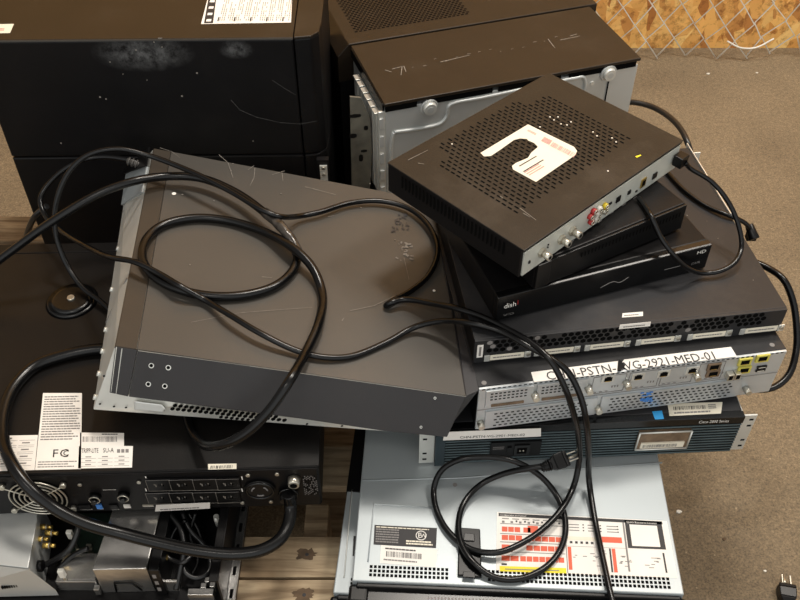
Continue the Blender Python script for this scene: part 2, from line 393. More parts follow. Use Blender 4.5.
# ================================================================== BLACK CASES, TOP LEFT
DUST = dusty_black([((.27, 0, .20), .085, .035), ((.42, 0, .205), .03, .018)])
def case_body(name, z0, z1, label, top):
    t = thing(name, (-.682, 1.295, z0), 1.0, label, 'computer case', 'black enclosures stacked at the left')
    h = z1-z0; w = .512
    mb = MB(); mb.box((0, 0, 0), (w, .25, h), DUST if top else BLK)
    mb.build('body', t, .003)
    mb = MB()     # rounded front bezel at the right end
    prof = [(w+.0015, 0), (w+.028, .004), (w+.040, .018), (w+.043, .05), (w+.043, .25), (w+.0015, .25)]
    mb.prism([(x, y, 0) for x, y in prof], (0, 0, h), BLK); mb.build('bezel', t, .003)
    if top:
        mb = MB(); mb.box((-.001, -.002, h), (w, .25, h+.004), PCTOP)
        mb.prism([(x, y-.001, h) for x, y in prof], (0, 0, .004), PCTOP)
        tr = MB(); tr.box((0, -.0028, h+.0005), (w, -.0018, h+.0032), GREY); tr.build('pale_edge', t, recalc=False)  # highlight along the lid's front rim, drawn as a lighter grey strip
        mb.build('lid', t, .0012)
    return t
t = case_body('equipment_case', .155, .408, 'lower black case of the stack at the left, under the warranty labelled one', False)
mb = MB()
mb.box((.535, -.012, .19), (.556, -.001, .25), BLK); mb.box((.54, -.016, .2), (.553, -.012, .24), SILV)
for z in (.205, .222, .236): mb.cyl((.546, -.016, z), (.546, -.0185, z), .003, NICK, n=10)
mb.build('latch_bracket', t)
t = case_body('equipment_case', .410, .632, 'upper black case at the left with a white printed label on its lid', True)
H = .632-.41+.004
mb = MB()
pl = [on(t, *p, 2, H+.0004) for p in ((201, 24), (291, 22.5), (293, -22), (213, -22))]
mb.poly(pl, PAPER)
xd = (pl[1]-pl[0]).normalized(); yd = Vector((0, 1, 0)) + xd*.02
bar = [on(t, *p, 2, H+.0007) for p in ((204, 23.2), (213, 23), (219, -22), (212, -22))]; mb.poly(bar, INK)
for k in range(6):
    a = on(t, 206+k*1.2, 21.5-k*6.4, 2, H+.0009); mb.poly([a, a+Vector((.008, 0, 0)), a+Vector((.008, .008, 0)), a+Vector((0, .008, 0))], PAPER)
for k in range(9):   # columns of print running away from the viewer
    u = 219+k*8.1
    a = on(t, u, 21.5, 2, H+.0007)
    for j in range(3):
        for q in range(14):
            if random.random() < .8:
                p = a+Vector((.0035*j, .003+q*.0072, 0)); mb.poly([p, p+Vector((.0012, 0, 0)), p+Vector((.0012, .0058, 0)), p+Vector((0, .0058, 0))], INKG)
    if k % 2 == 0:
        p = a+Vector((-.003, .001, 0)); mb.poly([p, p+Vector((.0022, 0, 0)), p+Vector((.0022, .014, 0)), p+Vector((0, .014, 0))], INK)
mb.build('warranty_label', t, recalc=False)
mb = MB(); mb.poly([on(t, *p, 2, H+.0004) for p in ((-12, 33.5), (10, 33), (14, 23.8), (-12, 24.4))], CREAM)
lines(mb, on(t, -8, 31, 2, H+.0005), (1, 0, 0), (0, 1, 0), .022, .009, 2, INKR); mb.build('small_label', t, recalc=False)
mb = MB()
def fscratch(t, mb, pp, w, m=SCR): strip(mb, [on(t, u, v, 1, -.0006) for u, v in pp], w, m, (0, 1, 0))
fscratch(t, mb, [(231, 100), (240, 110), (256, 117), (280, 122.5), (300, 124), (317, 121)], .0011, SCRD)
fscratch(t, mb, [(272, 80), (284, 88), (296, 95)], .0009, SCRD)
for (u, v) in ((154, 42), (168, 40), (123, 74), (147, 80), (110, 62), (197, 73), (182, 96), (100, 97), (253, 141), (106, 99), (61, 143), (136, 50), (162, 47)):
    a = on(t, u, v, 1, -.0007); mb.cyl(a, a+Vector((0, -.0004, 0)), random.uniform(.0009, .0022), SCR, n=7)
fscratch(t, mb, [(149, 39), (156, 38.7)], .0016, PAPER); fscratch(t, mb, [(158, 38.4), (162, 38.2)], .0016, PAPER)
mb.build('scuff_marks', t, recalc=False)

# ================================================================== TOWERS, TOP CENTRE
# rear tower
A = at(337, 46, .52); yaw = 18.2
t = thing('computer_tower', (A.x, A.y, .155), yaw, 'black computer tower with a perforated lid behind the silver sided tower', 'computer')
W = .56; h = .3645
mb = MB()
mb.prism([(0, 0, h-.075), (0, 0, h-.022), (.022, 0, h), (W-.035, 0, h), (W-.035, 0, h-.075)], (0, .2, 0), PCTOP); mb.build('lid', t, .0015)
mb = MB(); mb.box((.003, .004, 0), (W-.04, .198, h-.0755), BLK); mb.build('body', t, .0015)
mb = MB()
for i in range(26):
    for j in range(24):
        x = .045+i*.0088+(.0044 if j % 2 else 0); y = .038+j*.0064
        quadz(mb, x, y, x+.0056, y+.0034, h+.0004, HOLE)
mb.build('vent_grille', t, recalc=False)
# front tower, side panel missing
F0 = at(385, 103, .52); F0 = Vector((F0.x, F0.y, 0))
t = thing('computer_tower', (F0.x, F0.y, .155), yaw, 'computer tower with bare silver side, round feet and black top', 'computer')
W = .478; D = .196
mb = MB(); mb.box((0, .0, .0), (W, D, h-.014), ZINC); mb.build('chassis', t, .002)
mb = MB(); mb.box((-.002, -.003, h-.006), (W+.001, D+.004, h), PCTOP)
mb.box((-.004, .002, h-.02), (-.0005, D, h-.002), PLA); mb.build('top_cover', t, .0012)
mb = MB()
for a, b in ((.0, .062), (.075, .2), (.205, .33), (.34, W)): mb.box((a, -.0015, h-.017), (b-.006, .0, h-.006), HOLE)
mb.box((W-.0575, -.0022, .0), (W-.0555, -.001, h-.02), HOLE)
mb.build('edge_slots', t)
def rib(pp, r=.0035):
    mb = MB(); mb.tube(crom([on(t, u, v, 1, -.0005) for u, v in pp], 6), r, ZINC, 8); return mb.build('pressed_rib', t)
rib([(394, 132), (410, 130), (428, 127), (441, 123), (447, 116), (449, 106), (454, 103), (480, 98), (540, 85), (575, 78), (583, 77), (585, 84), (583, 92)])
rib([(394, 132), (392, 140), (391, 180), (391, 200)])
for u, v in ((429, 107), (608, 73)):
    c = on(t, u, v, 1, 0); mb = MB()
    mb.cyl(c, c+Vector((0, -.004, 0)), .0165, ZINC, .0155, 28); mb.cyl(c+Vector((0, -.004, 0)), c+Vector((0, -.010, 0)), .0125, SILV, .0105, 28)
    ft_ = mb.build('round_foot', t); mb = MB(); mb.cyl(c+Vector((0, -.010, 0)), c+Vector((0, -.0106, 0)), .0055, ZINC, n=20); mb.build('screw', ft_)
c = on(t, 592, 83, 1, 0); mb = MB(); mb.cyl(c, c+Vector((0, -.002, 0)), .004, SILV, n=12); mb.build('screw', t)
# open rear end of the tower with its slot covers
mb = MB(); mb.box((-.012, .0, .0), (0, .006, h-.016), SILV)
for k in range(8):
    mb.box((-.011, -.0025, h-.05-k*.036), (-.003, -.0005, h-.028-k*.036), ZINC)
mb.build('rear_edge', t, .001)
mb = MB()
for k in range(6):
    y = .014+k*.0225; mb.box((-.012, y, .17), (-.004, y+.018, h-.028), SILV)
    mb.box((-.015, y, h-.03), (-.004, y+.018, h-.026), SILV)
mb.build('slot_covers', t, .0006)
mb = MB(); mb.box((-.009, .006, .0), (-.0005, .19, .17), PLA); mb.build('rear_panel', t)
mb = MB()
for a, b in (((392, 69), (404, 66)), ((404, 66), (406, 72)), ((570, 36), (577, 34)), ((548, 39), (555, 48)), ((385, 70), (392, 72)), ((440, 62), (470, 55)), ((402, 67), (401, 75)), ((560, 40), (580, 36))):
    strip(mb, [on(t, *a, 2, h+.0004), on(t, *b, 2, h+.0004)], .0016, SCR)
for k in range(14):
    u = 412+k*11; v = 65-k*2.0+random.uniform(-2, 3); strip(mb, [on(t, u, v, 2, h+.0004), on(t, u+random.uniform(1, 4), v-.6, 2, h+.0004)], .0012, SCR)
mb.build('scratch_marks', t, recalc=False)
# patterned card wedged beside the tower
c0 = at(351, 172, .36); c1 = at(366, 172, .36)
t = thing('metal_plate', (c0.x, c0.y, .155), 10, 'narrow grey mottled plate standing in the gap between the cases', 'plate')
mb = MB(); P = [on(t, *p, 1, 0) for p in ((350, 97), (361, 98), (370, 118), (372, 150), (363, 172), (349, 170))]
P[4].z = P[5].z = 0
mb.prism(P, (0, .004, 0), CAMO); mb.build('plate', t)
mb = MB()
for (u, v, a, b) in ((355, 116, .011, .004), (353, 136, .007, .005), (364, 151, .006, .003), (361, 158, .004, .008), (366, 128, .004, .005)):
    c = on(t, u, v, 1, -.0006); mb.poly([c+Vector((a*math.cos(k*.785)*(1+.2*(k % 2)), 0, b*math.sin(k*.785))) for k in range(8)], PLA)
mb.build('dark_patches', t, recalc=False)
# wooden strip visible in the gap
mb = MB(); t = thing('wooden_slat', (-.158, 1.552, .0), 18, 'short upright wooden slat between the black cases and the towers', 'wood')
mb.box((-.022, 0, .0), (.012, .018, .335), CARD); mb.build('slat', t, .001)

# ================================================================== RACK UPS, LEFT
FRp = at(318, 466, .33); FLp = at(0, 475, .33)
yaw = math.degrees(math.atan2(FRp.y-FLp.y, FRp.x-FLp.x)); wu = .585
dr = Vector((math.cos(math.radians(yaw)), math.sin(math.radians(yaw)), 0))
O = FRp-dr*wu
UPSH = .093
ups = thing('power_supply_unit', (O.x, O.y, .33-UPSH), yaw, 'wide black rack power supply with sockets, fan grille and white labels', 'power supply')
mb = MB(); mb.box((0, 0, 0), (wu, .47, UPSH-.0012), BLKTOP); mb.build('housing', ups, .002)
mb = MB(); mb.box((-.001, .001, UPSH-.002), (wu+.001, .445, UPSH), BLKTOP); mb.box((-.001, .4475, UPSH-.002), (wu+.001, .47, UPSH), BLKTOP)
mb.build('lid', ups, .0008)
mb = MB(); mb.box((.002, -.002, .001), (wu-.002, -.0002, UPSH-.003), BLK); mb.build('rear_panel', ups, .0008)
def uf(u, v, y=-.0025): return on(ups, u, v, 1, y)
def ut(u, v, z=UPSH+.0004): return on(ups, u, v, 2, z)
# round recess with screw on lid
c = ut(72, 301); mb = MB()
mb.cyl(c, c+Vector((0, 0, .004)), .041, GLO, .036, 48); mb.cyl(c+Vector((0, 0, .004)), c+Vector((0, 0, .0062)), .036, GLO, .026, 48)
boss = mb.build('round_boss', ups)
mb = MB(); mb.cyl(c+Vector((0, 0, .006)), c+Vector((0, 0, .009)), .0065, NICK, .0055, 20); mb.build('screw', boss)
# labels
def ulabel(name, px, inkfn=None):
    mb = MB(); P = [ut(*p) for p in px]; mb.poly(P, PAPER)
    if inkfn: inkfn(mb, P)
    return mb.build(name, ups, recalc=False)
def yd_(y, d): return y.normalized()*d
def dense(mb, P):
    x = (P[1]-P[0]); y = (P[3]-P[0])
    lines(mb, P[0]+x*.05+y*.36, x.normalized(), y.normalized(), x.length*.88, y.length*.6, 18, INKG, .45, .25)
    
    for ch, dx, hh, dy in (('F', .34, .019, 0), ('C', .50, .019, 0), ('C', .58, .012, .0025)): mb.text(ch, P[0]+x*dx+y*.15+yd_(y, dy)+Vector((0, 0, .0004)), x, y, hh, INK)
    lines(mb, P[0]+x*.05+y*.02, x.normalized(), y.normalized(), x.length*.88, y.length*.09, 3, INKG, .4)
ulabel('warning_label', ((35, 470), (81, 469), (82, 393), (43, 393)), dense)
def table(mb, P):
    x = (P[1]-P[0]); y = (P[3]-P[0])
    for k in range(4):
        for j in range(3):
            a = P[0]+x*(.12+.28*j)+y*(.12+.19*k)+Vector((0, 0, .0002)); xx = x*.25; yy = y*.14
            for q in (0, 1): mb.poly([a+yy*q, a+xx+yy*q, a+xx+yy*(q+.06), a+yy*(q+.06)], INKG)
            mb.poly([a+xx*.2+yy*.4, a+xx*.7+yy*.4, a+xx*.7+yy*.65, a+xx*.2+yy*.65], INKG)
    lines(mb, P[0]+x*.1+y*.86, x.normalized(), y.normalized(), x.length*.5, y.length*.08, 1, INK, .6)
ulabel('rating_label', ((-30, 472), (34.6, 470), (38, 435), (-22, 436)), table)
def model(mb, P):
    x = (P[1]-P[0]); y = (P[3]-P[0])
    mb.text('TRIPP-LITE', P[0]+x*.05+y*.68+Vector((0, 0, .0004)), x, y, .011, INK, width=x.length*.32)
    mb.text('SU-A', P[0]+x*.46+y*.68+Vector((0, 0, .0004)), x, y, .011, INK, width=x.length*.2)
    for k in range(3): 
        a = P[0]+x*(.72+.08*k)+y*.66+Vector((0, 0, .0002)); mb.poly([a, a+x*.06, a+x*.06+y*.16, a+y*.16], INKG)
    for k in range(3):
        for j in range(3):
            a = P[0]+x*(.05+.31*j)+y*(.08+.17*k)+Vector((0, 0, .0002)); mb.poly([a, a+x*.28, a+x*.28+y*.012, a+y*.012], INKG)
            mb.poly([a+x*.08+y*.06, a+x*.19+y*.06, a+x*.19+y*.1, a+x*.08+y*.1], INKG)
ulabel('model_label', ((78, 468.5), (132, 467.5), (133, 446), (79, 446)), model)
def bar_(mb, P):
    x = (P[1]-P[0]); y = (P[3]-P[0])
    barcode(mb, P[0]+x*.06+y*.3, x.normalized(), y.normalized(), x.length*.8, y.length*.4, INKG)
    lines(mb, P[0]+x*.5+y*.8, x.normalized(), y.normalized(), x.length*.4, y.length*.14, 1, INK, .5)
ulabel('barcode_label', ((80, 446), (124, 446), (124, 433), (80, 432.5)), bar_)
mb = MB(); P = [ut(*p) for p in ((208, 469.6), (236.5, 468.9), (236.5, 463.5), (208, 464))]; mb.poly(P, CREAM); barcode(mb, P[0]+Vector((.003, .001, 0)), (1, 0, 0), (0, 1, 0), .03, .005, INK, pitch=.0015); mb.build('asset_tag', ups, recalc=False)
# fan grille
c = uf(39, 496); mb = MB(); mb.cyl(c+Vector((0, .001, 0)), c, .0385, HOLE, n=40); fan = mb.build('fan_opening', ups)
mb = MB()
for R in (.011, .018, .025, .032, .0385): mb.ring(c+Vector((0, -.004, 0)), (0, 1, 0), R, .0012, NICK, 40)
for a in (35, 145, 215, 325):
    d = Vector((math.cos(math.radians(a)), 0, math.sin(math.radians(a)))); mb.tube([c+d*.008+Vector((0, -.005, 0)), c+d*.05+Vector((0, -.005, 0))], .0011, NICK, 6)
    mb.cyl(c+d*.05, c+d*.05+Vector((0, -.006, 0)), .0042, NICK, n=14)
mb.cyl(c+Vector((0, -.003, 0)), c+Vector((0, -.005, 0)), .009, NICK, n=20)
mb.build('grille', fan)
# sockets
for r_ in range(2):
    for k in range(4):
        u0 = 149.5+k*23; v0 = 477.5+r_*13-k*.35
        a = uf(u0, v0+11.5); b = uf(u0+20.5, v0)
        mb = MB(); mb.box((a.x, -.006, a.z), (b.x, -.0025, b.z), PLA)
        for q0, q1 in (((a.x, a.z), (b.x, a.z)), ((a.x, a.z), (a.x, b.z))): mb.tube([(q0[0], -.0062, q0[1]), (q1[0], -.0062, q1[1])], .00035, SCR, 5)
        cx = (a.x+b.x)/2; cz = (a.z+b.z)/2
        for dx, l in ((-.0045, .006), (.0055, .0045)): quady(mb, cx+dx-.0008, cz-l/2, cx+dx+.0008, cz+l/2, -.0063, SCR if dx < 0 else HOLE)
        mb.ring((cx, -.0062, cz), (0, 1, 0), .0015, .0007, GLO, 12)
        quady(mb, a.x, b.z-.0008, b.x, b.z, -.0064, INKG)
        for dx in (-.0068, .0035): quady(mb, cx+dx, cz+.001, cx+dx+.0012, cz+.0045, -.0064, SCR)
        mb.build('power_socket', ups, .0006)
c = uf(260, 488.5); mb = MB(); mb.cyl(c, c+Vector((0, -.004, 0)), .0215, PLA, n=36); mb.ring(c+Vector((0, -.004, 0)), (0, 1, 0), .0185, .002, GLO, 36)
for a in (30, 150, 270):
    pts = [c+Vector((.011*math.cos(math.radians(a+q)), -.0045, .011*math.sin(math.radians(a+q)))) for q in (-25, -10, 10, 25)]; mb.tube(pts, .0012, INKG, 6)
mb.build('twist_lock_socket', ups)
mb = MB()
for u, v in ((248, 474.5), (277, 473.5), (242.5, 502), (271, 501), (139, 481.5), (80, 484)):
    p = uf(u, v); mb = MB(); mb.cyl(p, p+Vector((0, -.0025, 0)), .0028, NICK, n=12); mb.build('screw', ups)
for u, v in ((95.5, 496), (124, 494.5)):
    p = uf(u, v); mb = MB(); mb.cyl(p, p+Vector((0, -.007, 0)), .0082, PLA, .0075, 24); mb.ring(p+Vector((0, -.007, 0)), (0, 1, 0), .0072, .0009, NICK, 24); mb.cyl(p+Vector((0, -.007, 0)), p+Vector((0, -.012, 0)), .004, GLO, n=18); mb.build('circuit_breaker', ups)
p = uf(294, 478.5); mb = MB(); mb.cyl(p, p+Vector((0, -.012, 0)), .0085, NICK, .0075, 24); mb.cyl(p+Vector((0, -.012, 0)), p+Vector((0, -.0125, 0)), .005, HOLE, n=18); mb.build('ground_stud', ups)
for a, b, m, nm in (((80, 508.5), (90, 504), PLA, 'serial_port'), ((97.5, 508), (101.5, 503.5), BLUES, 'dip_switch'), ((111, 508.5), (117, 504), PLA, 'network_port'), ((124.5, 507), (130, 504), PAPER, 'usb_port'), ((143, 505.5), (153, 504), NICK, 'data_port')):
    p = uf(*a); q = uf(*b); mb = MB(); mb.box((p.x, -.0045, p.z), (q.x, -.0025, q.z), m)
    quady(mb, p.x, p.z-.003, q.x, p.z-.0015, -.0028, PAPER); mb.build(nm, ups)
mb = MB(); p = uf(103, 490); q = uf(116, 489.3); quady(mb, p.x, p.z, q.x, q.z, -.0028, PAPER); mb.build('printed_line', ups, recalc=False)
mb = MB()
for i in range(9):
    for j in range(10):
        x = uf(303, 480).x+i*.0022; z = .028+j*.0046+(.0023 if i % 2 else 0); quady(mb, x, z, x+.0012, z+.0024, -.0027, INKG if random.random() < .55 else HOLE)
for v in (478, 490): 
    for u in (145.5, 241.5): p = uf(u, v); quady(mb, p.x, p.z-.004, p.x+.0015, p.z+.004, -.0027, PAPER)
mb.build('vent_holes', ups, recalc=False)
P = [uf(*p, y=-.009) for p in ((155, 511.5), (210, 508.5), (210, 503), (156, 505.5))]
mb = MB(); mb.prism(P, (0, .001, 0), PAPER); a = P[0]+Vector((.008, -.0003, .003)); lines(mb, a, (P[1]-P[0]).normalized(), (0, 0, 1), .055, .003, 1, INKG, .8, 0, (0, 0, 0)); mb.build('label_strip', ups, recalc=False)

# ================================================================== BIG SERVER (loose cover)
zt = (.47, .43, .43, .47)
TP = [at(115, 346, zt[0]), at(466, 396, zt[1]), at(432, 200, zt[2]), at(154, 148, zt[3])]
BP = [at(93, 411, .372), at(447, 437, .343)]
bl = at(128, 172, .375); br = TP[2]+(BP[1]-TP[1]); BP += [br, bl]
sv = thing('rack_server', (BP[0].x, BP[0].y, BP[0].z), 0, 'large charcoal rack server with silver end, cord coiled on top of it', 'server')
def HX(a, b, c):    # a along front, b back, c up (trilinear)
    lo = (BP[0]*(1-a)+BP[1]*a)*(1-b)+(BP[3]*(1-a)+BP[2]*a)*b; hi = (TP[0]*(1-a)+TP[1]*a)*(1-b)+(TP[3]*(1-a)+TP[2]*a)*b
    return lo*(1-c)+hi*c
def hx(mb, a0, a1, b0, b1, c0, c1, m, off=Vector()):
    mb.hexa([HX(a0, b0, c0)+off, HX(a1, b0, c0)+off, HX(a1, b1, c0)+off, HX(a0, b1, c0)+off, HX(a0, b0, c1)+off, HX(a1, b0, c1)+off, HX(a1, b1, c1)+off, HX(a0, b1, c1)+off], m)
mb = MB(); hx(mb, 0, .985, .004, .995, 0, .96, SILV); mb.build('chassis', sv, .0012, world=True)
# cover: top sheet, front skirt, seam near left end
mb = MB()
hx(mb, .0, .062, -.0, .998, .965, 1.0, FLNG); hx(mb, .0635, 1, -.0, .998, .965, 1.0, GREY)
mb.build('top_cover', sv, .0008, world=True)
mb = MB()
def fpt(u, v, d):    # point on the front side, pushed out by d
    # solve on plane of front face
    n = (TP[1]-TP[0]).cross(BP[0]-TP[0]).normalized()
    if n.y > 0: n = -n
    o = TP[0]+n*d; r = ray(u, v); return CAM+r*((o-CAM).dot(n)/r.dot(n))
def fprism(mb, px, d0, d1, m):
    A_ = [fpt(u, v, d0) for u, v in px]; B_ = [fpt(u, v, d1) for u, v in px]; n = len(px)
    mb.add(A_+B_, [list(range(n))[::-1], list(range(n, 2*n))]+[(i, (i+1) % n, n+(i+1) % n, n+i) for i in range(n)], m)
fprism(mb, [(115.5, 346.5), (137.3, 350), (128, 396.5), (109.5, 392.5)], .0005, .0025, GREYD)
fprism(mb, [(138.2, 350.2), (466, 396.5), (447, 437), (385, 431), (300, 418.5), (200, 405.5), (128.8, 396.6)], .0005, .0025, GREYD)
mb.build('side_skirt', sv, .0008, world=True)
mb = MB()
for pp in ([(116.5, 347), (111, 392)], [(122, 348.5), (116, 394)]): 
    strip(mb, [fpt(u, v, .0028) for u, v in pp], .0012, SILV, (0, -1, 0))
strip(mb, [fpt(u, v, .003) for u, v in ((138, 350.6), (250, 366), (466, 396.6))], .0014, SILV, (0, -1, 0))
for u, v in ((151.5, 365.5), (168.5, 367.5), (148.5, 384), (165, 386), (435, 398), (421, 427)):
    p = fpt(u, v, .0026); n_ = fpt(u, v, .0032)-p; mb.cyl(p, p+Vector((0, -.0008, .0006)), .0036 if u < 200 else .0018, SILV, n=14); mb.cyl(p+Vector((0, -.0009, .0008)), p+Vector((0, -.0012, .001)), .0024 if u < 200 else .001, HOLE, n=12)
mb.build('pale_edge', sv, world=True, recalc=False)
mb = MB()
def hexh(u, v, r=.0042):
    c = fpt(u, v, .001); x = (BP[1]-BP[0]).normalized(); y = (TP[0]-BP[0]).normalized(); mb.poly([c+x*(r*math.sin(k*math.pi/3))+y*(r*math.cos(k*math.pi/3)) for k in range(6)], HOLE)
for k in range(19): hexh(175+k*5.6+0, 405.5+k*.62, .0033)
for k in range(21): hexh(172.5+k*5.6, 408.8+k*.57, .0033)
for k in list(range(0, 8)): hexh(221+k*5.4, 417+k*.55, .0028)
for u, v in ((114, 406.5), (126, 407.5), (104, 376), (100, 404), (307, 424), (342, 426)): hexh(u, v, .0018)
mb.build('side_perforations', sv, world=True, recalc=False)
mb = MB(); fprism(mb, [(134, 401), (162, 404.5), (166, 409), (163, 413), (134, 410)], .0008, .005, ZINC); mb.build('pressed_lug', sv, .002, world=True)
# right hand bezel
mb = MB()
E0 = fpt(466, 396.3, 0); E1 = fpt(447, 437, 0)
zr = .43
P = [HX(1, 0, 1), at(479, 390, .43), at(452, 424, .37), HX(1, 0, 0.02)]
Q = [HX(1, 1, 1), HX(1, 1, 1)+Vector((.012, 0, -.012)), HX(1, 1, 0)+Vector((.01, 0, .01)), HX(1, 1, 0)]
mb.hexa([P[3], P[2], Q[2], Q[3], P[0], P[1], Q[1], Q[0]], GREYD); mb.build('end_bezel', sv, .001, world=True)
# left (rear) end: connector plates, lugs
LN = (BP[3]-BP[0]).cross(TP[0]-BP[0]).normalized()
if LN.x > 0: LN = -LN
mb = MB()
for b in (.02, .1, .18, .26, .42, .6, .83):
    p = HX(0, b, .12); lg = MB(); lg.cyl(p, p+LN*.004, .004, SILV, n=12); lg.build('end_lug', sv, world=True)
for b in (.3, .78): 
    P = [HX(0, b, .05), HX(0, b+.004, .05), HX(0, b+.004, .95), HX(0, b, .95)]; mb.prism([p+LN*.0006 for p in P], LN*.0012, INKG)
mb.build('end_seams', sv, world=True)
mb = MB(); P = [HX(0, .82, .02), HX(0, .985, .02), HX(0, .89, .95), HX(0, .74, .95)]; mb.prism([p+LN*.0004 for p in P], LN*.004, DELL); mb.build('power_module', sv, .001, world=True)
mb = MB(); P = [HX(0, .985, .0), HX(0, 1.003, .0), HX(0, 1.003, .97), HX(0, .885, .97)]; mb.prism([p+LN*.0046 for p in P], LN*.003, PLA); mb.build('power_inlet', sv, .001, world=True)
# marks on the cover
TN = (TP[1]-TP[0]).cross(TP[3]-TP[0]).normalized()
def tpt(u, v, d=.0005):
    o = TP[0]+TN*d; r = ray(u, v); p = CAM+r*((o-CAM).dot(TN)/r.dot(TN)); return p+TN*.0006
mb = MB()
for pp, w in (([(219, 155), (228, 163), (233, 178)], .0012), ([(255, 168), (254, 178), (250, 186)], .0012), ([(248, 170), (254, 166)], .0015), ([(272, 175), (285, 171)], .0013), ([(282, 173), (283, 181)], .0012), ([(305, 187), (313, 189), (336, 195)], .0011), ([(350, 311), (374, 306), (395, 296)], .0012),
              ([(404, 258), (409, 280)], .001), ([(191, 322.5), (240, 313), (312, 307.5)], .0007), ([(262, 277), (272, 278)], .0012), ([(342, 321), (344, 318)], .0012), ([(160, 148), (172, 152), (180, 158)], .0009), ([(389, 300), (396, 297)], .0012), ([(328, 217), (334, 216)], .001)):
    strip(mb, [tpt(u, v) for u, v in pp], w*.85, SCR, TN)
for u, v, r in ((174, 194, .0034), (182.5, 195, .0016), (214, 201, .0012), (233, 164, .001), (281, 194, .0012), (231, 171, .0012), (434, 291, .0022), (361, 208, .0012), (370, 184, .001), (190, 265, .001), (395, 240, .001)):
    p = tpt(u, v); mb.cyl(p, p+TN*.0004, r, PAPER if r > .002 else SCR, n=10)
for u0, v0, uu, vv in ((392, 214, 410, 232), (396, 241, 412, 262)):   # remains of peeled stickers
    for k in range(26):
        u = random.uniform(u0, uu); v = random.uniform(v0, vv); p = tpt(u, v); a = random.uniform(0, 6.28)
        d1 = Vector((math.cos(a), math.sin(a), 0))*random.uniform(.001, .0035); d2 = Vector((-d1.y, d1.x, 0))*.5
        mb.poly([p-d1-d2, p+d1-d2, p+d1+d2, p-d1+d2], GREYD if v0 < 230 else SCR)
mb.build('scratch_marks', sv, world=True, recalc=False)

# ================================================================== SERVERS, BOTTOM RIGHT
def dell(z1, fl_px, w, yaw, d, label, upper):
    A = at(*fl_px, z1); t = thing('rack_server', (A.x, A.y, z1-.0435), yaw, label, 'server', 'flat silver servers at the bottom')
    h = .0435
    mb = MB(); mb.box((0, 0, 0), (w, d, h), DELL); mb.build('chassis', t, .0015)
    # black front bezel with handle ears
    mb = MB()
    mb.box((.006, -.022, .001), (w-.004, -.0005, h-.012), GLO)
    mb.box((.006, -.006, h-.014), (w-.004, -.0003, h-.004), PLA)
    mb.build('front_bezel', t, .0015)
    for x0, x1 in ((-.004, .022), (w-.022, w+.004)):
        mb = MB(); mb.box((x0, -.026, .002), (x1, -.0004, h-.008), PLA); mb.build('rack_ear', t, .004, 3)
    mb = MB()
    n = int((w-.035)/.0056)
    for i in range(n):
        x = .022+i*.0056
        if upper and .123 < x < .178: continue
        for j in range(3): quadz(mb, x, .007+j*.006, x+.0038, .007+j*.006+.0042, h+.0003, HOLE)
    mb.build('vent_holes', t, recalc=False)
    return t, h
t2, h = dell(.2045, (333, 592.5), .434, -4.5, .55, 'lower of the two flat silver servers, peeking out at its left edge', False)
mb = MB(); mb.box((-.0015, on(t2, 350, 492, 2, h).y, .001), (.43, .545, h+.0012), PLA); mb.build('rear_black_sheet', t2, .001)  # black sheet over the rear part of the lower server
mb = MB()
P = [on(t2, *p, 2, h+.0002) for p in ((352, 490), (366, 491), (366, 578), (344, 578))]
mb.tube([P[3], P[0], P[1]], .0011, SILV, 6); mb.build('pressed_panel', t2)
mb = MB(); mb.poly([on(t2, *p, 2, h+.0004) for p in ((352.5, 556), (360, 556), (360, 536), (353.5, 536))], INK); mb.build('black_label', t2, recalc=False)
t1, h = dell(.25, (352, 580.5), .434, -2.6, .54, 'upper flat silver server with a red and white configuration sticker', True)
mb = MB()
P = [on(t1, *p, 2, h+.0001) for p in ((368, 562), (374, 504), (438, 508))]
mb.tube(P, .0012, DELL, 6)
mb.tube([on(t1, *p, 2, h-.0004) for p in ((362, 480.5), (460, 478), (662, 462.5))], .0014, DELL, 6)
mb.build('pressed_lines', t1)
def tt(u, v, z=None): return on(t1, u, v, 2, h+(.0003 if z is None else z))
# regulatory label
mb = MB(); P = [tt(*p) for p in ((373.5, 544.5), (436, 548), (437, 528), (374.5, 524.8))]; mb.poly(P, INK)
x = P[1]-P[0]; y = P[3]-P[0]
lines(mb, P[0]+x*.03+y*.1, x.normalized(), y.normalized(), x.length*.42, y.length*.75, 6, INKG, .55, .2)
lines(mb, P[0]+x*.52+y*.08, x.normalized(), y.normalized(), x.length*.44, y.length*.25, 2, CREAM, .6, .1)
lines(mb, P[0]+x*.03+y*.86, x.normalized(), y.normalized(), x.length*.9, y.length*.08, 1, CREAM, .6, .1)
c = P[0]+x*.76+y*.58+Vector((0, 0, .0002)); mb.ring(c, (0, 0, 1), .0068, .0007, PAPER, 28)
mb.text('E', c+Vector((-.0045, -.0035, .0003)), x, y, .011, PAPER)
mb.text('W', c+Vector((-.001, -.0032, .0003)), x, y, .0085, PAPER)
mb.build('regulatory_label', t1, recalc=False)
mb = MB(); P = [tt(*p) for p in ((380, 563), (436, 567.5), (437.5, 549), (381, 545))]; mb.poly(P, PAPER); x = P[1]-P[0]; y = P[3]-P[0]
barcode(mb, P[0]+x*.1+y*.38, x.normalized(), y.normalized(), x.length*.64, y.length*.3, INK, pitch=.0013)
lines(mb, P[0]+x*.08+y*.76, x.normalized(), y.normalized(), x.length*.55, y.length*.14, 1, INK, .55, 0); lines(mb, P[0]+x*.06+y*.14, x.normalized(), y.normalized(), x.length*.6, y.length*.14, 1, INKG, .55, 0)
mb.build('serial_label', t1, recalc=False)
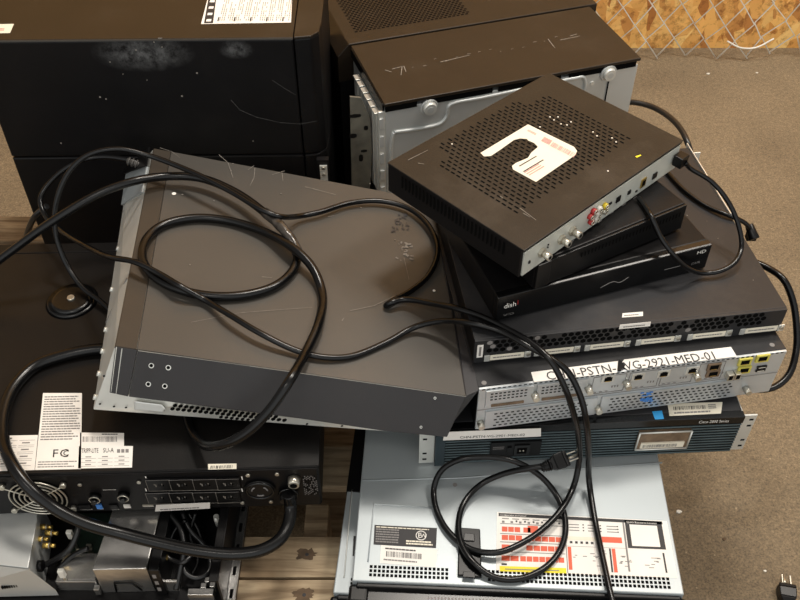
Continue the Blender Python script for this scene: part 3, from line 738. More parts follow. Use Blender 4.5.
# black release latch
mb = MB(); P = [tt(*p, 0) for p in ((457.5, 577), (481.5, 579), (480, 530.5), (458.5, 529))]; mb.prism(P, (0, 0, .005), PLA); lat = mb.build('release_latch', t1, .0015)
mb = MB(); P = [tt(*p, .0055) for p in ((462.5, 578), (475.5, 579), (474.5, 573), (463, 572.2))]; mb.prism(P, (0, 0, .003), PLA); P = [tt(*p, .0055) for p in ((463.5, 541), (474.5, 541.6), (474.2, 534), (464, 533.4))]; mb.prism(P, (0, 0, .0015), GLO); mb.build('latch_lever', lat, .0008)
# configuration sticker
mb = MB()
def L2(a, b):  # sticker coordinates 0..1 (a right, b up) -> local
    A0, A1, A2, A3 = [tt(*p) for p in ((496, 572.5), (677.5, 578), (667, 521), (497, 512))]
    return (A0*(1-a)+A1*a)*(1-b)+(A3*(1-a)+A2*a)*b
def Rr(a0, b0, a1, b1, m, k=1): mb.poly([L2(a0, b0)+Vector((0, 0, .00018*k)), L2(a1, b0)+Vector((0, 0, .00018*k)), L2(a1, b1)+Vector((0, 0, .00018*k)), L2(a0, b1)+Vector((0, 0, .00018*k))], m)
Rr(0, 0, 1, 1, PAPER, 0)
Rr(.01, .93, .97, .985, INK); Rr(.75, .48, .965, .985, INK); Rr(.775, .52, .935, .9, PAPER, 2)
mb.text('Configuration and Layout', L2(.02, .94)+Vector((0, 0, .0005)), L2(1, .9)-L2(0, .9), (0, 1, 0), .0036, PAPER, width=.036)
mb.text('Quick Resource Locator', L2(.76, .925)+Vector((0, 0, .0005)), L2(1, .9)-L2(0, .9), (0, 1, 0), .0042, PAPER, width=.042)
Rr(.735, .08, .745, .93, INKG, 2)
for b, segs in ((.67, ((.03, .14), (.155, .2))), (.53, ((.03, .15), (.18, .38))), (.37, ((.03, .08), (.17, .375))), (.19, ((.03, .13), (.135, .385)))):
    for a0, a1 in segs: 
        n = max(1, int((a1-a0)/.035)); s_ = (a1-a0)/n
        for k in range(n): Rr(a0+k*s_, b, a0+(k+1)*s_-.004, b+.085, ORNG)
Rr(.18, .67, .24, .79, ORNG); Rr(.02, .02, .39, .105, YELL); Rr(.05, .05, .35, .065, INKG, 2); Rr(.03, .12, .06, .15, INK)
for b in (.33, .49, .63, .8): Rr(.02, b, .39, b+.012, INKG)
for k in range(5): Rr(.03+k*.05, .8+.02, .045+k*.05, .855, INKG)
for k in range(6): Rr(.03+.06*k, .885, .07+.06*k, .9, INKG); Rr(.11+.05*k, .84, .12+.05*k, .87, INK)
Rr(.395, .02, .4, .93, INKG); Rr(.4, .47, .74, .475, INKG)
for k in range(3):
    for j in range(3): Rr(.42+.11*k, .74+.05*j, .48+.11*k, .755+.05*j, INKG); Rr(.5+.1*k, .74+.05*j, .508+.1*k, .76+.05*j, INK)
Rr(.6, .56, .72, .66, ORNG)
for k in range(5): Rr(.42+.03*k, .52, .435+.03*k, .56, INK)
Rr(.41, .58, .58, .64, CREAM)
Rr(.405, .08, .425, .46, ORNG); Rr(.655, .06, .675, .46, ORNG); Rr(.64, .06, .65, .46, INK); Rr(.94, .08, .95, .42, INK)
for k in range(34):
    a = random.choice((.45, .54, .7, .85))+random.uniform(-.02, .06); b = random.uniform(.12, .42); Rr(a, b, a+random.uniform(.01, .03), b+.012, INKG)
mb.build('configuration_sticker', t1, recalc=False)
mb = MB(); p = tt(455, 485, 0); mb.cyl(p, p+Vector((0, 0, .0008)), .0032, INKG, n=14); p = tt(569, 490, 0); mb.cyl(p, p+Vector((0, 0, .0006)), .002, SCR, n=14); mb.build('rivets', t1)
mb = MB(); mb.text('PowerEdge', (.03, -.0222, .012), (1, 0, 0), (0, 0, 1), .01, INKG)
for k in range(60): quadz(mb, .1+k*.0045, -.02, .1025+k*.0045, -.012, h-.0117, INKG)
mb.build('bezel_marking', t1, recalc=False)

# ================================================================== ROUTER STACK
# bottom: slatted bezel router
A = at(436, 430, .338); B = at(745, 417, .338); yaw = math.degrees(math.atan2(B.y-A.y, B.x-A.x)); w = .437
t = thing('network_router', (A.x, A.y, .252), yaw, 'bottom router of the stack with a teal slatted bezel and a blue sticker', 'router', 'network routers stacked at the right')
h = .086
mb = MB(); mb.box((.001, .012, 0), (w-.001, .40, h), R11); mb.build('housing', t, .0012)
mb = MB(); mb.box((0, .0, .072), (w, .0115, h), GLO); mb.box((0, .003, 0), (w, .0115, .0715), HOLE)
n = 11
wins = [(on(t, 489, 460, 1, 0).x, on(t, 538, 460, 1, 0).x, .018, .052), (on(t, 634, 450, 1, 0).x, on(t, 684, 450, 1, 0).x, .022, .062)]
for k in range(n):
    z = .003+k*.0062
    segs = [(0, w)]
    for x0, x1, z0, z1 in wins:
        if z+.003 > z0 and z < z1:
            segs = [s for a, b in segs for s in ((a, min(b, x0)), (max(a, x1), b)) if s[1]-s[0] > .001]
    for a, b in segs: mb.box((a, .0012, z), (b, .003, z+.0024), TEAL)
mb.box((0, -.001, 0), (.014, .003, .0715), BLUK)
bez = mb.build('bezel', t, .0005)
mb = MB(); x0, x1, z0, z1 = wins[0]
mb.box((x0, -.002, z0), (x1, .0028, z1), PLA); mb.box((x0+.034, -.004, z0+.004), (x0+.056, -.002, z1-.006), GLO); quady(mb, x0+.038, z0+.009, x0+.052, z1-.012, -.0043, HOLE)
for dx in (.042, .047): mb.cyl((x0+dx, -.0044, (z0+z1)/2), (x0+dx, -.006, (z0+z1)/2), .0012, NICK, n=8)
mb.box((x0+.024, -.004, z0+.008), (x0+.03, -.002, z1-.01), PLA); lines(mb, (x0+.003, -.0023, z0+.018), (1, 0, 0), (0, 0, 1), .018, .008, 2, INKG, .5, .2, (0, 0, 0))
mb.build('power_inlet', bez)
mb = MB(); x0, x1, z0, z1 = wins[1]
mb.box((x0, -.002, z0), (x1, .0028, z1), TAN)
for a, b in (((x0, z0), (x0, z1)), ((x0, z1), (x1, z1)), ((x1, z1), (x1, z0)), ((x1, z0), (x0, z0))): mb.tube([(a[0], -.003, a[1]), (b[0], -.003, b[1])], .0014, SILV, 6)
mb.box((x0+.006, -.004, z0+.004), (x1-.006, -.002, z0+.016), CREAM); barcode(mb, (x0+.009, -.0043, z0+.006), (1, 0, 0), (0, 0, 1), .05, .007, INKG, (0, 0, 0))
mb.build('card_window', bez, recalc=False)
mb = MB(); mb.text('Cisco 2800 Series', (on(t, 697, 427, 1, 0).x, -.0004, .0762), (1, 0, 0), (0, 0, 1), .0085, PAPER, width=.043); mb.build('lettering', bez, recalc=False)
mb = MB(); P = [on(t, *p, 2, h+.0004) for p in ((669.5, 416), (721, 413.5), (722.5, 402), (667.5, 403.5))]
mb.poly(P, CREAM); x = P[1]-P[0]; y = P[3]-P[0]; barcode(mb, P[0]+x*.1+y*.42, x.normalized(), y.normalized(), x.length*.62, y.length*.3, INK, pitch=.0014); lines(mb, P[0]+x*.1+y*.12, x.normalized(), y.normalized(), x.length*.7, y.length*.18, 1, INKG, .7, 0); lines(mb, P[0]+x*.78+y*.4, x.normalized(), y.normalized(), x.length*.15, y.length*.4, 3, INKG, .5, 0)
mb.build('barcode_label', t, recalc=False)
mb = MB(); mb.poly([on(t, *p, 2, h+.0004) for p in ((655, 419.5), (664, 419), (662, 410.5), (652, 411.5))], BLUE); mb.build('blue_sticker', t, recalc=False)
mb = MB(); P = [on(t, *p, 1, -.0046) for p in ((443, 440.5), (541, 436.5), (541, 428.5), (444.5, 432.2))]
mb.prism(P, (0, .0006, 0), PAPER); x = P[1]-P[0]; mb.text('CHN-PSTN-VG-2901-MED-02', P[0]+x*.17+Vector((0, -.0004, .0035)), x, (0, 0, 1), .0075, INK, width=x.length*.66); mb.build('name_strip', t, recalc=False)
for sx, x0, x1 in ((-1, -.0225, -.0005), (1, w+.0005, w+.0195)):
    mb = MB(); mb.box((x0, .004, .002), (x1, .0065, h-.002), SILV)
    xs = (x0+x1)/2+sx*.003
    for z in (.012, .026, .06, .074): quady(mb, xs-.003, z-.002, xs+.003, z+.002, .0038, HOLE)
    side = 0 if sx < 0 else w
    mb.box((min(side, side+sx*.002)-.0002*sx, .0065, .004), (max(side, side+sx*.002), .11, h-.004), SILV)
    mb.build('rack_ear', t, .0006)

# middle: perforated silver router
A = at(479, 388, .43); B = at(784, 350, .43); yaw = math.degrees(math.atan2(B.y-A.y, B.x-A.x)); w = .432; h = .088
t = thing('network_router', (A.x, A.y, .341), yaw, 'middle router with a silver perforated face and a long white name strip', 'router', 'network routers stacked at the right')
mb = MB(); mb.box((0, .003, 0), (w, .40, h-.0022), BLK); mb.build('housing', t, .0012)
mb = MB(); mb.box((-.0004, .003, h-.002), (w+.0004, .4005, h), R11); mb.build('lid', t, .0006)
mb = MB(); mb.box((0, -.001, .0), (w, .0027, h-.001), ALU); mb.build('face_plate', t, .0008)
def fx(u, v, y=-.0012): return on(t, u, v, 1, y)
zm = .044
mb = MB()
for x0, x1 in ((.012, .17), (.176, .38)):
    mb.box((x0, -.004, .003), (x1, -.0012, zm-.004), ALU)
    i = 0; x = x0+.012
    while x < x1-.014:
        for j in range(5): 
            dx = .0035 if j % 2 else 0
            quady(mb, x+dx, .007+j*.0064, x+dx+.0042, .0095+j*.0064, -.0043, HOLE)
        x += .0078
for x in (.006, .173, .392): mb.cyl((x, -.001, .016), (x, -.012, .016), .005, NICK, .0045, 16)
mb.build('lower_perforated_plate', t)
mb = MB()
for x0, x1 in ((.01, .075), (.08, .15)):
    mb.box((x0, -.0035, zm+.004), (x1, -.0012, h-.005), ALU)
    for i in range(9):
        for j in range(3): quady(mb, x0+.006+i*.0058, h-.012-j*.006, x0+.0095+i*.0058, h-.0095-j*.006, -.0038, HOLE)
    mb.box((x0+.008, -.005, zm+.007), (x1-.012, -.0035, zm+.0115), TAN)
for x in (.0775, .152, .206, .305): mb.cyl((x, -.001, zm+.02), (x, -.013, zm+.02), .0055, NICK, .0045, 16)
for i in range(60): quady(mb, .004+i*.0071, h-.0035, .008+i*.0071, h-.0015, -.0013, HOLE)
mb.build('blank_module', t)
mb = MB()
for x0, x1 in ((.158, .204), (.209, .252), (.256, .302), (.309, .345)):
    for q0, q1 in (((x0, zm+.003), (x1, zm+.003)), ((x0, h-.006), (x1, h-.006)), ((x0, zm+.003), (x0, h-.006)), ((x1, zm+.003), (x1, h-.006))): mb.tube([(q0[0], -.0014, q0[1]), (q1[0], -.0014, q1[1])], .0004, INKG, 5)
    for k in range(3): quady(mb, x0+.028+k*.004, zm+.012, x0+.030+k*.004, zm+.016, -.0016, INKG); quady(mb, x0+.004+k*.008, zm+.005, x0+.008+k*.008, zm+.0065, -.0016, INKG)
quady(mb, .0, zm-.0015, w, zm-.0003, -.0016, INKG)
mb.build('module_outlines', t, recalc=False)
for u, v in ((608, 378), (638, 376), (663.5, 373), (692, 369.5)):
    p = fx(u, v); mb = MB(); mb.box((p.x-.009, -.003, p.z-.007), (p.x+.009, -.0012, p.z+.007), SILV); quady(mb, p.x-.0055, p.z-.005, p.x+.0055, p.z+.003, -.0033, HOLE); quady(mb, p.x-.003, p.z+.003, p.x+.003, p.z+.0045, -.0033, HOLE); quady(mb, p.x-.004, p.z-.0055, p.x+.004, p.z-.004, -.0035, GOLD); mb.build('network_port', t)
for (u, v, fr) in ((713.5, 366, TAN), (712.5, 372.5, TAN), (744.5, 361, YPORT), (743.5, 369, YPORT), (762, 357.5, YPORT)):
    p = fx(u, v); mb = MB(); mb.box((p.x-.0095, -.004, p.z-.0068), (p.x+.0095, -.0012, p.z+.0068), fr); quady(mb, p.x-.0062, p.z-.004, p.x+.0062, p.z+.0045, -.0043, HOLE); quady(mb, p.x-.004, p.z-.0045, p.x+.004, p.z-.003, -.0046, GOLD); mb.build('network_port', t)
mb = MB()
p = fx(731, 373)
for dx in (-.004, .0065): mb.box((p.x+dx-.0045, -.010, p.z-.006), (p.x+dx+.0045, -.0012, p.z+.006), NICK); quady(mb, p.x+dx-.0028, p.z-.004, p.x+dx+.0028, p.z+.004, -.0103, HOLE)
mb.build('optical_port', t, .0005)
mb = MB(); p = fx(761, 368); 
for dz in (-.006, .001): mb.box((p.x-.007, -.003, p.z+dz), (p.x+.007, -.0012, p.z+dz+.0048), PLA); quady(mb, p.x-.005, p.z+dz+.001, p.x+.005, p.z+dz+.0025, -.0033, WJ)
mb.build('usb_port', t)
mb = MB()
for k in range(24):
    p = fx(647+random.uniform(-5, 5), 398+random.uniform(-6, 6), -.0046); r = random.uniform(.001, .003); quady(mb, p.x-r, p.z-r*.6, p.x+r, p.z+r*.6, -.0046-.00002*k, BLUES)
mb.build('blue_scribble', t, recalc=False)
# name strip on the top edge, partly torn
mb = MB(); zz = h+.0012
q = lambda u, v: on(t, u, v, 2, zz)
mb.poly([q(534, 382), q(617, 372.5), q(618, 361), q(531, 372.2)], PAPER)
mb.poly([q(620, 371.5), q(624, 367), q(628, 370), q(737, 356.5), q(731, 346.8), q(624, 359.5), q(621, 364)], PAPER)
a = q(548, 380.2); b = q(617, 371.8); xd = (b-a); yd = Vector((-xd.y, xd.x, 0))
mb.text('CHN-PSTN-', a+Vector((0, 0, .0004)), xd, yd, .0205, INK, width=xd.length)
a = q(626, 370.2); b = q(716, 359.2); xd = b-a; yd = Vector((-xd.y, xd.x, 0))
mb.text('VG-2921-MED-01', a+Vector((0, 0, .0004)), xd, yd, .0205, INK, width=xd.length)
mb.prism([q(617.5, 371), q(621, 371), q(625, 366), q(619, 360)], (0, 0, .0018), PLA)
mb.build('name_strip', t, recalc=False)
mb = MB(); 
for u, v in ((484, 383), (772, 345)): p = on(t, u, v, 2, h); mb.cyl(p, p+Vector((0, 0, .0006)), .0035, INKG, n=12)
mb.build('rivets', t)

# top: flat charcoal gateway
A = at(475, 340, .476); B = at(787, 308, .476); yaw = math.degrees(math.atan2(B.y-A.y, B.x-A.x)); w = .433; h = .044
t = thing('network_router', (A.x, A.y, .4315), yaw, 'top router of the stack, wide charcoal lid with white blank panels along its front', 'router', 'network routers stacked at the right')
mb = MB(); mb.box((0, .003, 0), (w, .375, h-.0022), BLK); mb.build('housing', t, .0012)
mb = MB(); mb.box((-.0004, .002, h-.002), (w+.0004, .3755, h), R11); mb.build('lid', t, .0006)
mb = MB(); mb.box((0, -.002, 0), (w, .0027, h-.0005), R11); mb.build('face_plate', t, .0006)
mb = MB()
x = .02
while x < w-.028:
    for j in range(3):
        if random.random() < .9:
            r = .0042; cx = x+(.0046 if j % 2 else 0); cz = .0385-j*.0078
            mb.poly([(cx+r*math.sin(k*math.pi/3), -.0023, cz+r*math.cos(k*math.pi/3)) for k in range(6)], HOLE if random.random() < .95 else INKG)
    x += .0092
mb.build('hex_vents', t, recalc=False)
for k in range(6):
    a = fx2 = on(t, 490+k*49.1, 352, 1, 0).x
    mb = MB(); mb.box((a, -.0032, .0035), (a+.047, -.0021, .0135), CREAM)
    mb.box((a-.008, -.004, .003), (a-.0005, -.0021, .0145), SILV); mb.box((a+.0475, -.004, .003), (a+.056, -.0021, .0145), SILV); mb.cyl((a+.052, -.004, .01), (a+.052, -.006, .01), .003, NICK, n=10)
    lines(mb, (a+.004, -.0034, .0055), (1, 0, 0), (0, 0, 1), .038, .007, 1, INKG, .3, 0, (0, 0, 0))
    mb.build('blank_panel', t, .0005)
mb = MB(); mb.box((.0035, -.003, .012), (.0115, -.0021, .036), PAPER); quady(mb, .006, .015, .009, .033, -.0032, INKG); mb.build('port_label', t)
mb = MB()
for P in (((622, 317.5), (643, 316), (643, 311.6), (622.5, 313.2)),):
    Q = [on(t, *p, 2, h+.0004) for p in P]; mb.poly(Q, PAPER); lines(mb, Q[0]+Vector((.004, .0015, 0)), (Q[1]-Q[0]).normalized(), (0, 1, 0), .02, .003, 1, INKG, .6, 0)
mb.build('top_sticker', t, recalc=False)
mb = MB(); Q = [on(t, *p, 1, -.0062) for p in ((619, 329.2), (650, 326.2), (651, 322), (620, 325))]; mb.prism(Q, (0, .0005, 0), PAPER); lines(mb, Q[0]+Vector((.005, -.0003, .002)), (Q[1]-Q[0]).normalized(), (0, 0, 1), .03, .003, 1, INKG, .6, 0, (0, 0, 0)); mb.build('front_sticker', t, recalc=False)
mb = MB(); mb.box((w+.0006, .20, .026), (w+.0022, .385, h+.003), SILV); mb.box((w+.0022, .36, .024), (w+.016, .362, h), SILV); mb.build('side_bracket', t, .0004)
mb = MB()
for k in range(26):
    u = random.uniform(600, 770); v = 300-(u-600)*.05-random.uniform(5, 90); 
    p = on(t, u, v, 2, h+.0003)
    if p.x < w-.01 and p.y < .36: mb.cyl(p, p+Vector((0, 0, .0003)), random.uniform(.0004, .0009), SCR, n=6)
mb.build('dust_specks', t, recalc=False)

# ================================================================== DVR / SET-TOP BOXES
O = at(498, 298, .522)
t = thing('set_top_box', (O.x, O.y, .4765), 19, 'lowest black receiver of the three, lettered dish at its front corner', 'receiver', 'black receivers on the router stack'); w = .323; h = .0455; d = .235
mb = MB(); mb.box((0, .012, 0), (w, d, h-.001), BLK); mb.build('housing', t, .002)
mb = MB(); mb.prism([(0, 0, .002), (0, 0, h-.001), (0, .003, h), (0, .0115, h), (0, .0115, .0)], (w, 0, 0), GLO); mb.build('front_panel', t, .0008)
mb = MB(); p = on(t, 504, 308, 1, 0)
mb.text('dish', (p.x, -.0004, p.z-.001), (1, 0, 0), (0, 0, 1), .0125, PAPER, width=.017)
for k in range(3): mb.cyl((p.x+.0195, -.0003, p.z+.002+k*.0028), (p.x+.0195, -.0006, p.z+.002+k*.0028), .0009, REDP, n=8)
mb.text('ViP 722k', (p.x, -.0004, .0075), (1, 0, 0), (0, 0, 1), .0055, INKG, width=.016)
p = on(t, 698, 254, 1, 0); mb.text('HD', (p.x-.002, -.0004, p.z), (1, 0, 0), (0, 0, 1), .0085, PAPER, width=.014); mb.text('DVR', (p.x-.006, -.0004, p.z-.019), (1, 0, 0), (0, 0, 1), .0065, INKG, width=.014)
p = on(t, 664, 270, 1, 0); quady(mb, p.x, p.z, p.x+.028, p.z+.0012, -.0004, INKG)
p = on(t, 620, 281, 1, 0); mb.tube(crom([(p.x-.03, -.0006, p.z-.003), (p.x-.012, -.0006, p.z+.003), (p.x, -.0006, p.z-.002), (p.x+.012, -.0006, p.z+.004)], 4), .0005, INKG, 5)
mb.build('front_lettering', t, recalc=False)
O = at(538, 265, .569)
t = thing('set_top_box', (O.x, O.y, .5235), 29.3, 'middle black receiver with a slotted front edge, between the two others', 'receiver', 'black receivers on the router stack'); w = .251; h = .0455; d = .215
mb = MB(); mb.box((0, .004, 0), (w, d, h), BLK); mb.build('housing', t, .002)
mb = MB(); mb.box((0, -.001, .002), (.022, .0036, h-.001), PLA); mb.box((.0225, 0, .002), (w, .0036, h-.001), PLA); mb.build('front_panel', t, .0008)
mb = MB()
for k in range(30): x = .07+k*.0058; quady(mb, x, h-.017, x+.002, h-.009, -.0013, HOLE)
mb.build('vent_slots', t, recalc=False)
O = at(524, 250, .618)
yawS = 43.2; w = .336; h = .049; d = .245
t = thing('set_top_box', (O.x, O.y, .569), yawS, 'topmost perforated black receiver with a torn white sticker and rear sockets', 'receiver', 'black receivers on the router stack')
mb = MB(); mb.box((0, .003, 0), (w, d, h-.0017), BLK); mb.build('housing', t, .0015)
mb = MB(); mb.box((-.0008, -.001, h-.0015), (w+.0008, d, h), STBM); mb.box((0, .0005, h-.006), (w, .0028, h-.002), STBM); mb.build('lid', t, .001)
mb = MB(); mb.box((.003, .0, .003), (w-.003, .0028, h-.0065), PANEL); mb.build('connector_panel', t, .0005)
mb = MB()
Nx, Ny = 33, 17
for i in range(Ny):
    for j in range(Nx):
        # slots run parallel to the short side, rows staggered
        x = .046+j*.0074; y = .052+i*.0102+(.0051 if j % 2 else 0)
        if (x > .245 and y > .205) or (x < .075 and y > .19): continue
        quadz(mb, x, y, x+.0025, y+.0068, h+.0003, HOLE)
mb.build('lid_slots', t, recalc=False)
mb = MB()
for k in range(28):
    y = .03+k*.0068; mb.poly([(-.0012, y, .022), (-.0012, y+.0028, .022), (-.0012, y+.0028, .042), (-.0012, y, .042)], HOLE)
mb.build('side_slots', t, recalc=False)
ft = lambda u, v: on(t, u, v, 1, -.0002)
for u, v in ((541, 252), (560.5, 239), (571.5, 230.5)):
    p = ft(u, v); 
    mb = MB(); mb.cyl(p, p+Vector((0, -.004, 0)), .0066, NICK, n=6, smooth=False); mb.cyl(p+Vector((0, -.004, 0)), p+Vector((0, -.015, 0)), .0048, NICK, n=18); mb.cyl(p+Vector((0, -.015, 0)), p+Vector((0, -.0153, 0)), .0025, HOLE, n=12)
    mb.build('coaxial_jack', t)
for u, v, m in ((589, 216, REDP), (589.5, 221, REDP), (592.5, 210.5, REDP), (597, 213, WJ), (598, 208, WJ), (604, 205, YJ), (603, 210.5, NICK), (595, 218, WJ)):
    p = ft(u, v); mb = MB(); mb.cyl(p, p+Vector((0, -.005, 0)), .0042, m, n=16); mb.ring(p+Vector((0, -.006, 0)), (0, 1, 0), .0031, .0007, NICK, 16); mb.cyl(p+Vector((0, -.005, 0)), p+Vector((0, -.0054, 0)), .0018, HOLE, n=10); mb.build('audio_jack', t)
mb = MB()
for u, v, a, b, m in ((609, 204, .010, .003, PLA), (618, 199, .009, .009, PLA), (629, 192, .006, .006, PLA), (643, 182.5, .011, .014, GOLD), (643, 182.5, .006, .008, HOLE), (654.5, 175.5, .0095, .009, PLA), (636, 191, .004, .002, PLA), (548, 244.5, .0016, .0016, PLA), (547.5, 247, .0016, .0016, PLA), (529, 262, .003, .004, PLA)):
    p = ft(u, v); mb.box((p.x-a/2, -.0016 if m is not HOLE else -.0022, p.z-b/2), (p.x+a/2, -.0001, p.z+b/2), m)
for u, v in ((600, 220), (612, 211), (624, 203), (635, 196), (572, 240)): p = ft(u, v); lines(mb, p+Vector((-.004, -.0004, -.004)), (1, 0, 0), (0, 0, 1), .008, .003, 1, INKG, .6, 0, (0, 0, 0))
mb.build('rear_ports', t, recalc=False)
p = ft(675, 159); PLUGW = MAT[t.name] @ p
mb = MB(); mb.box((p.x-.010, -.016, p.z-.009), (p.x+.008, -.0005, p.z+.009), PLA); plug5 = mb
# torn sticker
tp = lambda u, v, e=.0006: on(t, u, v, 2, h+e)
mb = MB()
outer = [(528, 124.5), (574, 147), (577, 151), (575.5, 155), (536, 182), (513, 169.5), (512, 166), (516, 163), (528, 158), (531, 153), (538, 147), (534, 143), (528, 140.5), (527, 139), (520, 138.5), (514, 140), (507, 145), (500, 150), (491, 156), (484, 156.5), (480.5, 153)]
mb.prism([tp(*p, .0003) for p in outer], (0, 0, .0003), CREAM)
a = tp(520, 166.5, .0008); b = tp(543, 153, .0008); xd = (b-a).normalized()
yd = Vector((0, 0, 1)).cross(xd)
lines(mb, a, xd, yd, .034, .0022, 1, INK, .9, 0, (0, 0, .0001)); lines(mb, tp(524, 172, .0008), xd, yd, .04, .0022, 1, INK, .9, 0, (0, 0, .0001)); lines(mb, tp(530, 176, .0008), xd, yd, .03, .012, 3, INKR, .4, .4)
a = tp(541, 139, .0008); b = tp(571, 154, .0008); c = tp(545, 134, .0008)
xa = (b-a).normalized(); ya = (c-a).normalized()
barcode(mb, tp(550, 146, .0008), xa, ya, .04, .011, INKR, pitch=.0016); lines(mb, tp(541, 141, .0008), xa, ya, .014, .012, 5, INKR, .6, 0)
lines(mb, tp(527, 131, .0008), xa, ya, .016, .005, 2, INKR, .4, .1)
mb.build('torn_sticker', t, recalc=False)
mb = MB()
for u, v in ((554, 120), (558, 117), (561, 124), (567, 125), (571, 122), (593, 132), (597, 136), (612, 138), (616, 142), (550, 117), (608, 171), (540, 127), (452, 144)):
    p = tp(u, v, .0005); mb.cyl(p, p+Vector((0, 0, .0003)), .0013, PAPER, n=6)
strip(mb, [tp(636, 157), tp(641, 155)], .0035, YELL)
for a, b in (((520, 208), (536, 220)), ((523, 213), (530, 217)), ((500, 196), (503, 198)), ((408, 160), (428, 150)), ((418, 163), (424, 164))): strip(mb, [tp(*a), tp(*b)], .001, SCR)
mb.build('paint_chips', t, recalc=False)
STB = t

# ================================================================== OPEN CHASSIS, BOTTOM LEFT
c0 = at(-10, 597, .158); c1 = at(224, 605, .158)
oc = thing('open_chassis', (c0.x-.02, .585, .1555), 0, 'opened black equipment chassis with loose cables under the power supply unit', 'chassis')
WX = c1.x-c0.x+.02
mb = MB(); mb.box((0, .0, 0), (WX+.016, .36, .004), BLK); mb.build('base_tray', oc)
mb = MB(); mb.box((WX, .0, .0042), (WX+.003, .36, .078), BLK); mb.box((WX+.0032, .0, .006), (WX+.016, .36, .009), SHINY)
for k in range(9): quadz(mb, WX+.007, .01+k*.035, WX+.0115, .024+k*.035, .0093, HOLE)
mb.box((WX-.010, .0, .074), (WX+.0, .36, .077), BLK)
mb.build('side_rail', oc, .0006)
def oc_at(u, v, z): 
    p = at(u, v, z); return Vector((p.x, p.y, p.z))
def wbox(mb, u0, u1, vf, z0, z1, dy, m):    # box whose front-top edge sits at row vf
    a = at(u0, vf, z1); b = at(u1, vf, z1); mb.box((a.x, a.y, z0), (b.x, a.y+dy, z1), m)
mb = MB(); a = at(92, 570, .225); b = at(147, 566, .225)
# shiny metal drive cage
y0 = a.y
mb.hexa([(a.x, y0, .16), (b.x, y0+.002, .16), (b.x+.004, y0+.16, .16), (a.x+.012, y0+.16, .16), (a.x, y0, .225), (b.x, y0+.002, .225), (b.x+.006, y0+.16, .232), (a.x+.014, y0+.16, .232)], SHINY)
cage = mb.build('drive_cage', oc, .0012, world=True)
mb = MB(); p = at(109, 588, .2); q_ = at(136, 586, .2)
mb.tube([(p.x, y0-.001, .166), (p.x+.002, y0-.001, .19), (q_.x-.01, y0-.001, .19), (q_.x, y0-.001, .17)], .0014, PLA, 6); mb.build('wire_handle', cage, world=True)
mb = MB(); mb.box((b.x+.004, y0-.003, .16), (b.x+.018, y0+.17, .229), PLA)
for k in range(3): quady(mb, b.x+.007, .172+k*.018, b.x+.012, .182+k*.018, y0-.0034, INKG)
mb.build('bracket', cage, .001, world=True)
# front lip plates
mb = MB(); a = at(55, 582, .185); mb.box((a.x, a.y, .16), (at(96, 582, .185).x, a.y+.004, .185), SHINY); mb.box((a.x, a.y+.004, .181), (at(94, 582, .185).x, a.y+.045, .184), SHINY)
mb.build('front_lip', oc, .0008, world=True)
mb = MB(); a = at(158, 583, .185); mb.box((a.x, a.y, .16), (at(177, 583, .185).x, a.y+.004, .188), SHINY); a = at(187, 595, .18); mb.box((a.x, a.y, .16), (at(213, 595, .18).x, a.y+.01, .18), SHINY); mb.build('bracket_plates', oc, .0008, world=True)
mb = MB(); 
for u, v in ((203, 588), (207, 582), (212, 587), (96, 590)): p = at(u, v, .178); mb = MB(); mb.box((p.x-.004, p.y, .163), (p.x+.004, p.y+.008, .178), SHINY); mb.build('clip', oc, .0008, world=True)
# green board and white clips
mb = MB(); a = at(64, 560, .17); mb.box((a.x, a.y, .162), (a.x+.1, a.y+.08, .165), PCBG)
for u, v in ((86, 546), (87, 551), (76, 551)): p = at(u, v, .175); mb.box((p.x, p.y, .166), (p.x+.007, p.y+.003, .176), NICK)
mb.build('circuit_board', oc, world=True)
for u, v in ((60, 573), (68.5, 534)):
    mb = MB(); p = at(u, v, .21); mb.box((p.x-.004, p.y, .195), (p.x+.004, p.y+.006, .212), WJ); mb.cyl((p.x, p.y+.003, .165), (p.x, p.y+.003, .196), .0022, NICK, n=10); mb.build('white_standoff', oc, .0006, world=True)
# internal cables as parts
def incable(pp, r, m=RUBG):
    mb = MB(); mb.tube(crom([at(*p) for p in pp], 6), r, m, 8); mb.build('internal_cable', oc, world=True)
incable([(79, 515, .225), (78, 530, .22), (70, 548, .205), (55, 560, .19), (42, 566, .18)], .0045)
incable([(88, 548, .2), (72, 556, .19), (58, 570, .18)], .0035)
incable([(168, 512, .225), (180, 528, .22), (184, 548, .21), (180, 570, .19), (176, 590, .175)], .004)
incable([(160, 550, .2), (172, 560, .195), (184, 562, .2), (194, 552, .2)], .0035)
incable([(182, 562, .19), (186, 573, .185), (197, 578, .18), (208, 572, .18), (210, 560, .18), (204, 545, .19), (190, 530, .21), (182, 512, .22)], .0035)
incable([(170, 540, .2), (176, 528, .21), (186, 520, .22)], .003, RUB)
incable([(188, 512, .215), (198, 530, .2), (204, 548, .185)], .003, RUB)
incable([(196, 512, .22), (190, 535, .2), (198, 560, .18), (192, 575, .175)], .003, RUB)
mb = MB(); p = at(163, 558, .2); mb.cyl(p-Vector((.006, 0, 0)), p+Vector((.006, 0, .002)), .004, GOLD, n=12); mb.build('brass_fitting', oc, world=True)
mb = MB(); p = at(217, 520, .21); mb.cyl(p+Vector((0, 0, -.012)), p+Vector((0, 0, .01)), .004, SILV, n=12); p = at(223, 518, .22); mb.cyl(p, p+Vector((.004, 0, 0)), .003, NICK, n=10); mb.build('capacitor', oc, world=True)

